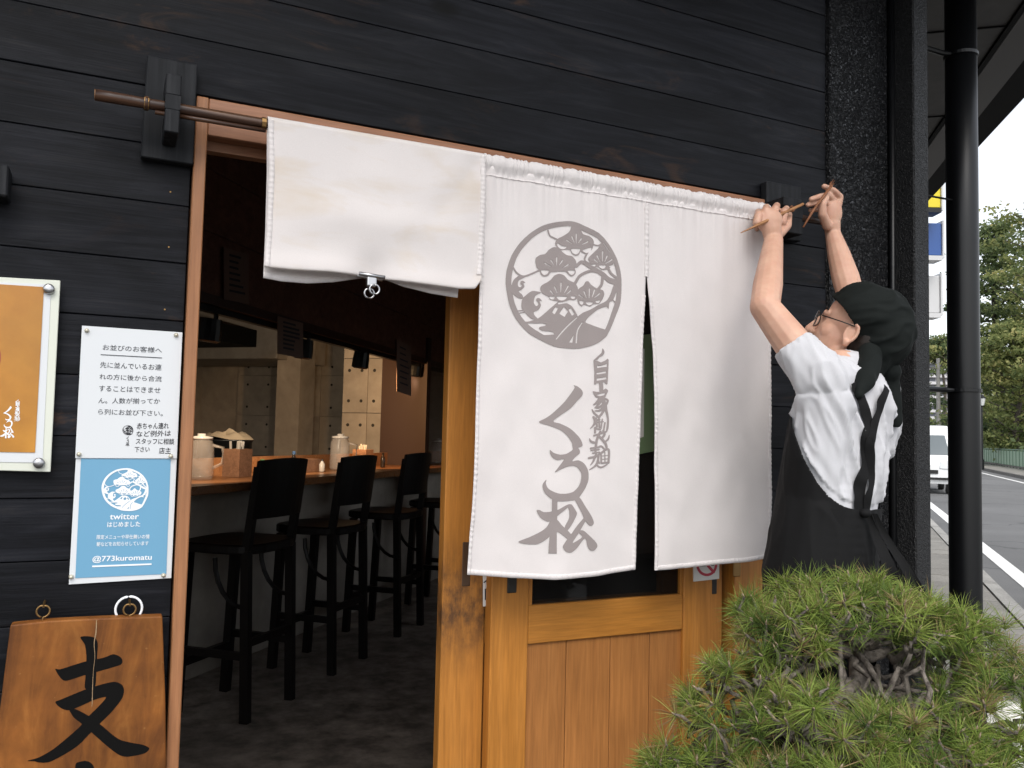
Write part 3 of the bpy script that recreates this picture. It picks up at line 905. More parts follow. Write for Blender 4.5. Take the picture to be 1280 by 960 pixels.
for px, b, h, r, mb_, mc, lb in ((366, -1.93, .15, .022, 'bottle_dark', 'cap_blue', "small dark seasoning bottle with a blue cap on the counter"), (402, -1.90, .09, .020, 'plastic', 'steel', "small glass shaker with a metal lid beside the middle jug"), (327, -1.98, .10, .030, 'cup_green', 'cup_green', "green cup on the counter right of the tall caddy"), (478, -1.92, .12, .020, 'bottle_dark', 'bottle_dark', "slim dark sauce bottle right of the small caddy")):
    p, dep = on_counter(px, b); p = p + np.array([0, 0, .001])
    t = thing("counter_bottle", lb, "bottle" if "bottle" in lb else "cup" if "cup" in lb else "shaker", tuple(p), "small condiments on the counter")
    MB().lathe([(r * .9, 0), (r, .006), (r, h * .62), (r * .45, h * .8), (r * .42, h * .86)], p, n=14).build("body", MT[mb_], t, smooth=True)
    MB().lathe([(r * .5, h * .861), (r * .52, h * .98), (r * .3, h)], p, n=12).build("cap", MT[mc], t)
# pot with lid and cloth in the kitchen
kp = AD(282, 548, 5.9)
t = thing("cooking_pot", "dark stock pot with a cloth-covered lid in the kitchen behind the counter", "pot", (kp[0], kp[1], 1.05))
kb = np.array([kp[0], kp[1], 1.05])
MB().lathe([(.17, 0), (.18, .02), (.18, .20), (.19, .21), (.19, .22)], kb, n=24).build("body", MT['black_metal'], t, smooth=True)
m = MB(); P = np.zeros((9, 18, 3))
for i in range(9):
    for j in range(18):
        th = 2 * math.pi * j / 17; r = .19 * i / 8
        P[i, j] = kb + np.array([r * math.cos(th), r * math.sin(th), .225 + (.035 + .02 * math.sin(2 * th + 1)) * (1 - (i / 8) ** 2) + .014 * math.sin(5 * th) * i / 8 + .05 * noise.noise(Vector((r * math.cos(th) * 14, r * math.sin(th) * 14, 3)))])
MT['rag'] = M("pale_rag", (.24, .19, .13), .9)
m.grid(P).build("cloth_cover", MT['rag'], t, smooth=True)
MB().lathe([(.12, 0), (.12, .85), (.20, 1.03), (.20, 1.048)], (kp[0], kp[1], 0.003), n=20).build("burner_stand", MT['steel'], t)

# ------------------------------------------------------------------ sliding doors
def X(px, py, Y): return float(W(px, py, Y)[0])
def Zp(px, py, Y): return float(W(px, py, Y)[2])
def door(nm, label, y0, y1, sL, sR, zr1, zr0, ztop, boards):
    t = thing("sliding_door", label, "sliding door", ((sL[0] + sR[1]) / 2, y0, .03), "sliding doors of the entrance")
    MB().box(sL[0], sL[1], y0, y1, .032, ztop).build("stile", MT['door_worn' if nm == 'A' else 'door'], t, bevel=.0025)
    MB().box(sR[0], sR[1], y0, y1, .032, ztop).build("stile", MT['door'], t, bevel=.0025)
    MB().box(sL[1] + .0004, sR[0] - .0004, y0 + .003, y1 - .003, zr0, zr1).build("rail", MT['door_rail'], t, bevel=.002)
    MB().box(sL[1] + .0004, sR[0] - .0004, y0 + .003, y1 - .003, .032, .16).build("bottom_rail", MT['door_rail'], t, bevel=.002)
    MB().box(sL[1] + .0004, sR[0] - .0004, y0 + .003, y1 - .003, ztop - .06, ztop).build("top_rail", MT['door_rail'], t, bevel=.002)
    for a, b in zip(boards[:-1], boards[1:]):
        MB().box(a + .0008, b - .0008, y0 + .012 + random.uniform(0, .0006), y1 - .010, .1605, zr0 - .0005).build("board", MT['door_board'], t, bevel=.0012)
    MB().box(sL[1] + .0006, sR[0] - .0006, (y0 + y1) / 2 - .002, (y0 + y1) / 2 + .002, zr1 + .0005, ztop - .0605).build("glass_pane", MT['glass'], t)
    gb = MB()
    gb.box(sL[1] + .0005, sL[1] + .010, y0 + .004, y0 + .013, zr1 + .0005, ztop - .061).box(sR[0] - .010, sR[0] - .0005, y0 + .004, y0 + .013, zr1 + .0005, ztop - .061)
    gb.build("glazing_bead", MT['door'], t)
    return t
YB0, YB1 = .020, .054
YA0, YA1 = .062, .096
zr1, zr0 = Zp(660, 757.5, YB0), Zp(660, 806, YB0)
bx = [X(p, 812, YB0 + .012) for p in (660, 708, 763, 812, 861, 903)]
dB = door("B", "honey-coloured wooden sliding door with glass above boards, behind the hanging cloth", YB0, YB1, (X(612, 850, YB0), X(660, 806, YB0)), (X(855, 740, YB0), X(903, 740, YB0)), zr1, zr0, LZ0 - .004, [X(660, 806, YB0) + .0006] + bx[1:-1] + [X(855, 740, YB0) - .0006])
aL = (X(549, 900, YA0), X(603, 900, YA0))
aR = (aL[1] + .50, aL[1] + .56)
ax = list(np.linspace(aL[1] + .001, aR[0] - .001, 7))
dA = door("A", "inner honey-coloured sliding door pushed half open, its worn edge beside the dark doorway", YA0, YA1, aL, aR, zr1, zr0, LZ0 - .004, ax)
# finger pulls, latch, sign plates
MT['dark_pull'] = M("dark_worn_pull", (.06, .030, .014), .5)
MT['slot'] = M("dark_slot", (.012, .010, .008), .6)
zc, xc = Zp(584, 705, YA0), X(583, 705, YA0)
MB().box(xc - .012, xc + .012, YA0 - .0015, YA0 + .004, zc - .052, zc + .052).build("finger_pull", MT['dark_pull'], dA, bevel=.003)
zc, xc = Zp(640, 722, YB0), X(640, 722, YB0)
MB().box(xc - .012, xc + .012, YB0 - .003, YB0 + .004, zc - .035, zc + .05).build("latch", MT['slot'], dB, bevel=.002)
zc, xc = Zp(893, 733, YB0), X(893, 733, YB0)
MB().box(xc - .008, xc + .008, YB0 - .002, YB0 + .004, zc - .02, zc + .025).build("lock_slot", MT['slot'], dB, bevel=.002)
zc, xc = Zp(921, 712, -.004), X(921, 708, -.004)
MB().box(xc - .012, xc + .012, -.0065, .0, zc - .018, zc + .035).build("strike_plate", MT['brass'], shop, bevel=.002)
# wear stain around the finger pull is part of the wood; entrance plate on the inner door
MT['plate'] = M("white_plate", (.70, .69, .66), .5)
es = thing("entrance_plate", "small white entrance plate with black characters on the inner door", "sign", tuple(W(607, 758, .058)))
e4 = [(X(p, q, .0585), Zp(p, q, .0585)) for p, q in ((603.5, 655), (624, 657), (624, 756), (603.5, 758))]
MB().slab(e4, .0565, .0585).build("plate", MT['plate'], es)
text_mesh("lettering", "入", quad_map((604, 712), (621, 712), (621, 729), (604, 729), .0560), MT['ink'], es)
text_mesh("lettering", "口", quad_map((606, 736), (621, 736), (621, 750), (606, 750), .0560), MT['ink'], es)
# no-smoking plate on the right stile
ns = thing("no_smoking_sign", "white no-smoking plate with a red ring on the door stile", "sign", tuple(W(883, 726, .015)))
q4 = ((867, 684), (899, 681), (899, 723.5), (867.5, 727))
MB().slab([(X(p, q, .0155), Zp(p, q, .0155)) for p, q in q4], .0155, .0195).build("plate", MT['plate'], ns)
pt = Paint(862, 676, 904, 730, .4)
cx, cy, R_ = 883.5, 705.5, 13.2
circ = lambda r: [(cx + r * math.cos(a), cy + r * 1.12 * math.sin(a)) for a in np.linspace(0, 2 * math.pi, 40, endpoint=False)]
pt.poly(circ(R_)).poly(circ(R_ - 3.0), False)
pt.stroke([(cx - 8.5, cy - 9.5), (cx + 8.5, cy + 9.5)], 3.4)
MT['red'] = M("sign_red", (.45, .03, .06), .5)
pt.mesh("red_ring", lambda x, y: W(x, y, .0148), MT['red'], ns)
pt = Paint(862, 676, 904, 730, .4)
pt.poly([(cx - 9.5, cy - .5), (cx - 2.5, cy - 1), (cx - 1, cy + 2.2), (cx - 9.5, cy + 2.6)], smooth=False).poly([(cx + 3.6, cy - 1.4), (cx + 9.2, cy - 1.8), (cx + 9.2, cy + 1.4), (cx + 5.8, cy + 1.7)], smooth=False)
pt.mesh("cigarette_symbol", lambda x, y: W(x, y, .0146), MT['ink'], ns)
# green notice behind the glass, seen through the slit
gn = thing("green_notice", "green notice sheet stuck behind the door glass, seen through the cloth slit", "notice", tuple(W(809, 566, YB1)))
MT['green'] = M("green_sheet", (.16, .24, .12), .6)
MB().slab([(X(p, q, .030), Zp(p, q, .030)) for p, q in ((799, 419), (818, 417), (817, 564), (797, 568))], .0285, .0305).build("sheet", MT['green'], gn)
MB().slab([(X(p, q, .030), Zp(p, q, .030)) for p, q in ((799, 436), (805, 436), (804, 546), (798, 548))], .0278, .0284).build("pale_panel", MT['plate'], gn)

# ------------------------------------------------------------------ rod brackets and bamboo rod
YR, ZR, RR = -.080, 1.9455, .0105
def bracket(name, label, plate, arm, px_arm):
    t = thing(name, label, "bracket", tuple(W(*plate[2], 0)), "rod brackets beside the doorway")
    MB().slab([(X(p, q, -.026), Zp(p, q, -.026)) for p, q in plate], -.028, -.003).build("back_plate", MT['black_wood'], t, bevel=.002)
    (ax0, az1), (ax1, az0) = arm
    # a notched arm: upper and lower cheek hold the rod
    MB().box(ax0, ax1, -.112, -.0285, ZR + RR + .003, az1).build("arm", MT['black_wood'], t, bevel=.002)
    MB().box(ax0 + .001, ax1 - .001, -.115, -.0285, az0, ZR - RR - .003).build("arm_lower", MT['black_wood'], t, bevel=.002)
    MB().box(ax0 + .0005, ax1 - .0005, -.114, -.0945, ZR - RR - .0028, ZR + RR + .0028).build("arm_front", MT['black_wood'], t)
    return t
b1 = bracket("rod_bracket", "black wooden rod bracket left of the doorway", ((184, 69), (247, 81), (241.5, 206), (176, 196)), ((X(206, 130, -.112), Zp(215, 92, -.112)), (X(226, 130, -.112), Zp(215, 166, -.112))), 215)
b2 = bracket("rod_bracket", "black wooden rod bracket at the end of the cloth, behind the raised hands", ((958, 226), (1001, 234), (1001, 302), (958, 296)), ((X(980, 260, -.112), Zp(985, 246, -.112)), (X(1003, 260, -.112), Zp(985, 291, -.112))), 985)
MT['bamboo'] = wood("dark_bamboo", (.030, .014, .009), (.060, .028, .016), (.12, .058, .028), 'x', 1, .35)
MT['bamboo_end'] = M("cut_bamboo", (.30, .15, .06), .6)
rod = thing("bamboo_rod", "thin dark bamboo rod carrying the shop curtain", "rod", (X(118, 120, YR), YR, ZR))
x0r, x1r = X(119, 120, YR), X(1031, 277, YR)
pts, rr = [], []
nodes = [x0r + .085, x0r + .40, x0r + .78, x0r + 1.14, x0r + 1.5]
xs = sorted(set(list(np.linspace(x0r, x1r, 60)) + [n_ + d for n_ in nodes for d in (-.006, -.002, 0, .002, .006)]))
for x in xs:
    dn = min(abs(x - n_) for n_ in nodes)
    pts.append((x, YR, ZR + .0015 * math.sin(x * 3))); rr.append(RR * (1.0 + (.28 if dn < .0025 else 0) - (.05 if .0025 < dn < .008 else 0)) * (1 - .15 * (x - x0r) / (x1r - x0r)))
MB().tube(pts, rr, 12).build("cane", MT['bamboo'], rod, smooth=True)
MB().tube([(x0r - .001, YR, ZR), (x0r + .0015, YR, ZR)], RR * .9, 12).build("cut_end", MT['bamboo_end'], rod)
for n_ in nodes[:1] + [X(332, 156, YR) - .004]:
    MB().tube([(n_ - .004, YR, ZR), (n_ + .004, YR, ZR)], RR * 1.22, 10).build("cord_wrap", MT['brass'], rod)
MB().tube([(x0r + .10, YR - .004, ZR - .0145), (X(332, 158, YR), YR - .004, ZR - .0135)], .0042, 7).build("split_cane", MT['bamboo'], rod, smooth=True)

# ------------------------------------------------------------------ the shop curtain (three panels)
YN = -.088
nor = thing("shop_curtain", "white cotton shop curtain of three panels with a grey pine emblem and characters", "curtain", tuple(W(700, 720, YN)))
def cy_base(x, z):
    """distance of the hanging cloth from the wall"""
    h = max(0.0, ZR - z)
    d = min(1.0, h / .75)
    gath = math.exp(-h / .06)
    y = YN - .004 * d
    y += (.0028 * gath + .0006) * math.sin(x * 310 + 3 * math.sin(x * 57)) * math.exp(-h / .13)
    y += d * (.0085 * math.sin(x * 9.5 + 1.1) + .0035 * math.sin(x * 23 + z * 2.5 + .4))
    y += .0045 * d * noise.noise(Vector((x * 5, z * 2.2, 3.1))) * 2
    y += .0020 * noise.noise(Vector((x * 26 + z * 9, z * 14, 1.7))) + .0040 * d * noise.noise(Vector((x * 12 - z * 5, z * 4, 7.7)))
    y += .0022 * math.exp(-h / .25) * math.sin(x * 60 + 2 * math.sin(x * 13))
    return y
def curve_pts(pl, t):
    pl = np.array(pl, float)
    L = np.concatenate([[0], np.cumsum(np.linalg.norm(np.diff(pl, axis=0), axis=1))])
    s = t * L[-1]
    return np.array([np.interp(s, L, pl[:, 0]), np.interp(s, L, pl[:, 1])])
def panel(name, left, right, top, bottom, nx, nz, mat, ythick=.0012):
    """Coons patch between four photo outlines, set on the cloth surface"""
    P = np.zeros((nz + 1, nx + 1, 3))
    c00, c10, c01, c11 = (np.array(p, float) for p in (top[0], top[-1], bottom[0], bottom[-1]))
    for j in range(nz + 1):
        v = j / nz; l, r = curve_pts(left, v), curve_pts(right, v)
        for i in range(nx + 1):
            u = i / nx
            p = (1 - v) * curve_pts(top, u) + v * curve_pts(bottom, u) + (1 - u) * l + u * r - ((1 - u) * (1 - v) * c00 + u * (1 - v) * c10 + (1 - u) * v * c01 + u * v * c11)
            w = W(p[0], p[1], YN)
            P[j, i] = (w[0], cy_base(w[0], w[2]), w[2])
    return P
def cloth_obj(name, P, mat, th=.0014):
    Q = P.copy(); Q[:, :, 1] += th
    n, m = P.shape[:2]
    mb = MB(); mb.grid(P); k_ = len(mb.v)
    mb.add(Q.reshape(-1, 3), [(i * m + j, (i + 1) * m + j, (i + 1) * m + j + 1, i * m + j + 1) for i in range(n - 1) for j in range(m - 1)])
    rim = [(0, j) for j in range(m)] + [(i, m - 1) for i in range(1, n)] + [(n - 1, j) for j in range(m - 2, -1, -1)] + [(i, 0) for i in range(n - 2, 0, -1)]
    for a, b in zip(rim, rim[1:] + rim[:1]):
        ia, ib = a[0] * m + a[1], b[0] * m + b[1]
        mb.f.append((ia, ib, k_ + ib, k_ + ia))
    return mb.build(name, mat, nor, smooth=True)
def hem(P_line, inward, name, parent, w=.011, mat='cloth', off=.0016, pitch=.012):
    """a sewn hem: a raised band along an edge, puckered by its stitches"""
    P_line = np.array(P_line)
    seg = np.linalg.norm(np.diff(P_line, axis=0), axis=1); L = np.concatenate([[0], np.cumsum(seg)])
    n = max(8, int(L[-1] / (pitch / 4)))
    R = np.zeros((n + 1, 5, 3))
    for k_ in range(n + 1):
        s = L[-1] * k_ / n
        p = np.array([np.interp(s, L, P_line[:, a]) for a in range(3)])
        puck = .0009 * math.sin(2 * math.pi * s / pitch + 1.5 * math.sin(s * 40)) + .0005 * random.uniform(-1, 1)
        for q, (f, o) in enumerate(((-.04, .0), (.0, off), (.5, off * 1.35), (.92, off), (1.0, -.0002))):
            pp = p + np.array(inward) * (w * f)
            R[k_, q] = (pp[0], cy_base(pp[0], pp[2]) - o - (puck if 0 < q < 4 else 0) * (1.2 if q == 3 else .7), pp[2])
    return MB().grid(R).build(name, MT[mat], parent, smooth=True)
# middle panel: left edge, right edge follow the photo; joined to the right panel above the slit
mid_l = [(604, 206), (601, 330), (597, 480), (592, 620), (586, 719)]
mid_r = [(808, 245), (807, 346), (800, 480), (795, 600), (791, 711)]
mid_t = [(604, 206), (700, 226), (808, 245)]
mid_b = [(586, 719), (640, 722.5), (690, 723.5), (745, 719), (791, 711)]
Pm = panel("middle", mid_l, mid_r, mid_t, mid_b, 90, 150, None)
pm = cloth_obj("middle_panel", Pm, MT['cloth'])
rt_l = [(808.6, 245), (808.6, 346), (816, 440), (817, 560), (817, 640), (815, 712)]
rt_r = [(962, 272), (962, 400), (965, 520), (966, 620), (961, 697)]
rt_t = [(808.6, 245), (880, 258), (962, 272)]
rt_b = [(815, 712), (860, 710), (905, 705), (935, 702), (961, 697)]
Pr = panel("right", rt_l, rt_r, rt_t, rt_b, 70, 150, None)
Pr[:, :, 1] += .0003
pr_ = cloth_obj("right_panel", Pr, MT['cloth'])
hem(Pm[-1], (0, 0, 1), "bottom_hem", pm); hem(Pr[-1], (0, 0, 1), "bottom_hem", pr_)
hem(Pm[:, 0], (1, 0, 0), "side_hem", pm, .008); hem(Pr[:, -1], (-1, 0, 0), "side_hem", pr_, .008)
hem(Pm[40:, -1], (-1, 0, 0), "slit_hem", pm, .008); hem(Pr[40:, 0], (1, 0, 0), "slit_hem", pr_, .009)
seam = [(808.3, 254), (808.2, 346)]
sl = [np.array((W(p[0], p[1], YN))) for p in [curve_pts(seam, t_) for t_ in np.linspace(0, 1, 30)]]
hem([p + np.array([-.006, 0, 0]) for p in sl], (1, 0, 0), "seam_band", pm, .011, off=.0024)
# sleeve round the rod, gathered
def sleeve(x0, x1, name, parent):
    nx = int((x1 - x0) / .0022); P = np.zeros((nx + 1, 17, 3))
    for i in range(nx + 1):
        x = x0 + (x1 - x0) * i / nx
        g1 = .5 + .5 * math.sin(x * 420 + 5 * math.sin(x * 71)); g2 = noise.noise(Vector((x * 75, 0, 0)))
        for j in range(17):
            th = math.radians(-70 + 250 * j / 16)         # from behind-top over the front to the seam
            rr_ = RR + .0045 + .0030 * g1 * (.5 + .5 * math.sin(j / 16 * math.pi)) + .0025 * g2 + .0012 * noise.noise(Vector((x * 160, j * .5, 4)))
            y, z = YR - math.sin(math.radians(0) + th) * rr_ * .9, ZR + math.cos(th) * rr_ * 1.15
            if j >= 13:
                t_ = (j - 13) / 3
                z = (1 - t_) * z + t_ * (ZR - .030); y = (1 - t_) * y + t_ * (cy_base(x, ZR - .030) - .0015 - .001 * g1)
            P[i, j] = (x, y, z)
    return MB().grid(P).build(name, MT['cloth'], parent, smooth=True)
sleeve(X(605, 215, YN), X(963, 265, YN), "rod_sleeve", pm)

# left panel: thrown up over the rod, folded, held by the clip
lf_t = [(334, 151), (470, 174), (604, 197)]
lf_l = [(334, 151), (335, 215), (332, 290), (328.5, 334)]
lf_r = [(604, 197), (603, 270), (600, 330), (597.5, 351)]
lf_b = [(328.5, 334), (360, 337.5), (410, 340.5), (440, 343.5), (462, 347), (485, 350), (520, 355), (570, 361), (590, 361), (597.5, 351)]
nx, nz = 100, 76
Pl = panel("left", lf_l, lf_r, lf_t, lf_b, nx, nz, None)
bk_l = [(334, 151), (334, 215), (332, 290), (329.5, 347)]
bk_r = [(584, 194), (584, 270), (580, 330), (575, 371)]
bk_t = [(334, 151), (470, 174), (584, 194)]
bk_b = [(329.5, 347), (352, 351), (385, 353), (420, 351), (448, 347.5), (464, 346), (484, 350), (505, 358), (540, 366), (575, 371)]
Pb = panel("left_back", bk_l, bk_r, bk_t, bk_b, nx, nz, None)
for j in range(nz + 1):
    v = j / nz
    for i in range(nx + 1):
        u = i / nx
        x, z = Pl[j, i, 0], Pl[j, i, 2]
        sag = -.010 * v * math.sin(math.pi * u) - .006 * math.exp(-((1 - v) / .10) ** 2)
        fold = (.0030 * math.exp(-(((u - .84) + (v - .35) * .45) / .06) ** 2) - .0026 * math.exp(-(((u - .76) + (v - .35) * .45) / .09) ** 2)) * max(0, 1 - 1.1 * v)
        pinch = .016 * math.exp(-((u - .495) / .10) ** 2 - ((1 - v) / .14) ** 2)
        sag2 = -.006 * math.exp(-((v - .62) / .13) ** 2) * math.sin(math.pi * u)
        Pl[j, i, 1] = YN - .012 + sag + fold + pinch + sag2 + .0016 * noise.noise(Vector((x * 14, z * 16, 9))) + .004 * noise.noise(Vector((x * 4, z * 5, 2)))
        Pb[j, i, 1] = YN + .004 + .012 * math.exp(-((1 - v) / .3) ** 2) * (.5 - .5 * math.cos(u * 9)) - .004 * math.exp(-((u - .52) / .1) ** 2 - ((1 - v) / .2) ** 2)
# over the rod: bend the top rows of the front layer backwards
rows = []
for k_, (dy, dz) in enumerate(((.030, -.012), (.026, .0015), (.018, .0075), (.008, .0075))):
    R = Pl[0].copy(); R[:, 1] = YN - .012 + dy; R[:, 2] += dz; rows.append(R)
Pl2 = np.concatenate([np.array(rows), Pl], 0)
# under fold: continue the front layer round and up behind
und = []
for k_, (dy, dz) in enumerate(((.004, -.003), (.009, -.002), (.011, .006), (.011, .03))):
    R = Pl[-1].copy(); R[:, 1] += dy * .55; R[:, 2] += dz; und.append(R)
Pl3 = np.concatenate([Pl2, np.array(und)], 0)
lp = MB().grid(Pl3).build("folded_panel", MT['cloth_stain'], nor, smooth=True)
lb_ = cloth_obj("rear_layer", Pb, MT['cloth'])
def edge_band(P_line, inward, name, parent, w, off, mat='cloth'):
    P_line = np.array(P_line); n = len(P_line) * 4; tt = np.linspace(0, len(P_line) - 1, n)
    R = np.zeros((n, 4, 3))
    for k_, t_ in enumerate(tt):
        p = np.array([np.interp(t_, range(len(P_line)), P_line[:, a]) for a in range(3)])
        pk = .0005 * math.sin(k_ * .55) + .0003 * random.uniform(-1, 1)
        for q, (f, o) in enumerate(((-.03, 0), (.02, off), (.9, off + pk * .5), (1.0, -.0004))):
            R[k_, q] = p + np.array(inward) * w * f + np.array([0, -o - (pk * .4 if q in (1, 2) else 0), 0])
    return MB().grid(R).build(name, MT[mat], parent, smooth=True)
edge_band(Pl[:, 0], (1, 0, 0), "side_hem", lp, .011, .0024)
edge_band(Pl[:-3, -1], (-1, 0, 0), "side_hem", lp, .012, .0024)
edge_band(Pb[-1], (0, 0, 1), "bottom_hem", lb_, .011, .0022)

# prints on the middle panel
def on_cloth(x, y):
    w = W(x, y, YN); return (w[0], cy_base(w[0], w[2]) - .0011, w[2])
def emblem(P):
    f, s = P.poly, P.stroke
    outer = [(45, 470), (52, 370), (85, 270), (140, 185), (210, 115), (300, 60), (400, 33), (510, 28), (600, 58), (700, 115), (770, 190), (825, 290), (852, 390), (858, 480), (850, 600), (815, 700), (760, 820), (700, 880), (610, 915), (510, 927), (400, 905), (300, 870), (200, 810), (120, 720), (70, 610)]
    inner = [(84, 470), (92, 380), (120, 290), (165, 215), (230, 145), (310, 95), (400, 69), (500, 63), (590, 95), (680, 145), (745, 215), (795, 300), (822, 390), (828, 470), (818, 580), (785, 680), (740, 790), (680, 850), (600, 880), (510, 890), (410, 872), (320, 835), (225, 775), (155, 700), (107, 600)]
    f(outer); f(inner, False)
    # thin boughs and cloud lines
    s([(95, 350), (120, 390), (165, 415), (220, 400), (275, 375)], 12)
    s([(340, 93), (355, 130), (402, 152)], 11)
    s([(540, 345), (580, 315), (640, 350), (720, 400), (770, 440), (835, 462)], [22, 24, 26, 34, 38, 40])
    s([(530, 465), (565, 412), (640, 378), (695, 388)], 20)
    s([(722, 425), (715, 475), (688, 512)], 20)
    s([(762, 350), (785, 395), (830, 432)], 18)
    s([(655, 190), (690, 200), (725, 180)], 10)
    s([(780, 585), (800, 585), (818, 605)], 9)
    s([(620, 250), (600, 300), (640, 330)], 12)
    # trunk and ground
    f([(808, 470), (782, 540), (760, 580), (735, 598), (690, 620), (640, 650), (590, 670), (555, 695), (500, 745), (440, 800), (385, 870), (370, 905), (450, 922), (560, 925), (660, 900), (745, 845), (765, 800), (735, 790), (690, 775), (640, 755), (605, 738), (630, 700), (690, 650), (750, 630), (768, 645), (775, 600), (800, 582), (830, 500)])
    # mountain
    f([(402, 602), (430, 592), (500, 622), (545, 690), (545, 722), (450, 800), (400, 850), (385, 830), (370, 808), (300, 800), (276, 785), (282, 772), (320, 765), (322, 752), (270, 745), (180, 742), (265, 715), (330, 665)])
    f([(180, 752), (240, 792), (300, 828), (385, 828), (405, 860), (380, 905), (300, 872), (200, 812)])
    s([(170, 740), (230, 741), (275, 742)], 12)
    f([(412, 600), (440, 597), (478, 600), (500, 622), (470, 606), (415, 613)], False)
    f([(386, 684), (368, 670), (392, 632), (412, 640)], False, False)
    f([(452, 630), (480, 664), (455, 702), (418, 680)], False, False)
    f([(483, 652), (500, 640), (525, 682), (508, 694)], False, False)
    # pine clouds
    f([(395, 170), (410, 150), (450, 130), (490, 100), (510, 55), (545, 60), (570, 80), (590, 115), (640, 135), (662, 170), (655, 215), (640, 240), (612, 258), (585, 250), (568, 240), (560, 262), (535, 272), (508, 258), (495, 232), (470, 228), (430, 230), (400, 205), (392, 188)])
    for q in ([(410, 182), (440, 200), (472, 207), (455, 223), (428, 220), (408, 200)], [(505, 223), (565, 223), (556, 250), (535, 262), (512, 250)], [(588, 230), (645, 213), (640, 240), (615, 250), (597, 243)]): f(q, False)
    f([(250, 310), (255, 285), (285, 265), (320, 258), (345, 230), (380, 210), (415, 215), (440, 240), (470, 265), (510, 275), (535, 305), (540, 335), (528, 360), (535, 388), (520, 412), (500, 417), (478, 398), (462, 385), (380, 386), (358, 390), (340, 412), (312, 417), (288, 402), (282, 378), (260, 355)])
    for q in ([(292, 372), (345, 375), (336, 398), (312, 406), (296, 393)], [(480, 374), (526, 377), (520, 400), (502, 406), (486, 392)], [(380, 386), (460, 383), (455, 397), (385, 399)]): f(q, False)
    f([(286, 505), (295, 480), (330, 460), (360, 440), (385, 410), (420, 398), (455, 410), (480, 440), (530, 465), (550, 500), (548, 540), (540, 575), (520, 585), (490, 582), (468, 590), (435, 597), (400, 590), (380, 587), (355, 578), (345, 560), (300, 535)])
    for q in ([(350, 558), (388, 560), (380, 577), (362, 577)], [(405, 558), (472, 560), (460, 579), (435, 586), (412, 578)], [(498, 558), (532, 558), (522, 574), (505, 574)]): f(q, False)
    f([(545, 525), (560, 500), (590, 480), (605, 455), (625, 450), (645, 475), (680, 500), (725, 515), (736, 542), (726, 572), (706, 600), (690, 612), (660, 612), (636, 628), (608, 618), (590, 620), (575, 628), (555, 612), (545, 580)])
    for q in ([(560, 590), (590, 592), (585, 614), (567, 612)], [(608, 598), (656, 600), (642, 618), (622, 618)], [(672, 592), (705, 586), (697, 603), (682, 604)]): f(q, False)
    f([(625, 290), (650, 260), (690, 220), (710, 190), (740, 195), (760, 230), (790, 265), (806, 290), (800, 330), (775, 358), (745, 370), (715, 370), (690, 352), (660, 350), (640, 325)])
    for q in ([(646, 335), (676, 331), (668, 347)], [(696, 340), (748, 340), (736, 360), (712, 360)], [(770, 345), (795, 335), (785, 352)]): f(q, False)
    # needles
    for x0_, y0_, x1_, y1_ in ((538, 182, 540, 120), (525, 182, 507, 138), (553, 180, 578, 150), (508, 186, 472, 162), (585, 190, 624, 171),
                           (401, 337, 402, 285), (383, 337, 361, 303), (420, 337, 444, 303), (360, 347, 318, 323), (447, 357, 482, 333),
                           (430, 528, 432, 463), (405, 532, 386, 490), (455, 532, 481, 485), (382, 547, 358, 518), (470, 542, 497, 518),
                           (630, 568, 632, 503), (612, 568, 594, 523), (650, 563, 667, 513), (590, 568, 558, 548), (665, 568, 702, 538),
                           (722, 312, 722, 243), (705, 317, 684, 273), (738, 314, 757, 273), (690, 322, 666, 298), (745, 327, 792, 298)):
        s([(x0_, y0_), (x1_, y1_)], [4, 9], False)
    s([(398, 858), (440, 805), (490, 755), (543, 708)], [7, 9, 9, 7], False)
    s([(540, 884), (548, 800), (582, 742)], [9, 8, 7], False)
    f([(488, 882), (522, 828), (512, 884)], False, False)
    s([(730, 185), (775, 245)], 5, False)
    # cranes
    f([(135, 412), (100, 440), (86, 480), (90, 530), (120, 562), (168, 572), (160, 545), (135, 522), (150, 512), (174, 490), (168, 465), (182, 462), (165, 447), (148, 452), (147, 470), (158, 480), (148, 492), (134, 488), (128, 470), (135, 445), (162, 430), (178, 420)])
    f([(288, 527), (230, 519), (190, 545), (160, 580), (158, 640), (190, 682), (225, 715), (270, 722), (245, 690), (240, 668), (272, 652), (290, 620), (280, 590), (298, 592), (280, 570), (262, 570), (256, 585), (268, 600), (270, 618), (255, 625), (240, 600), (250, 555), (285, 534)])
    s([(120, 660), (165, 655)], 8); s([(140, 675), (175, 668)], 8)
    return P
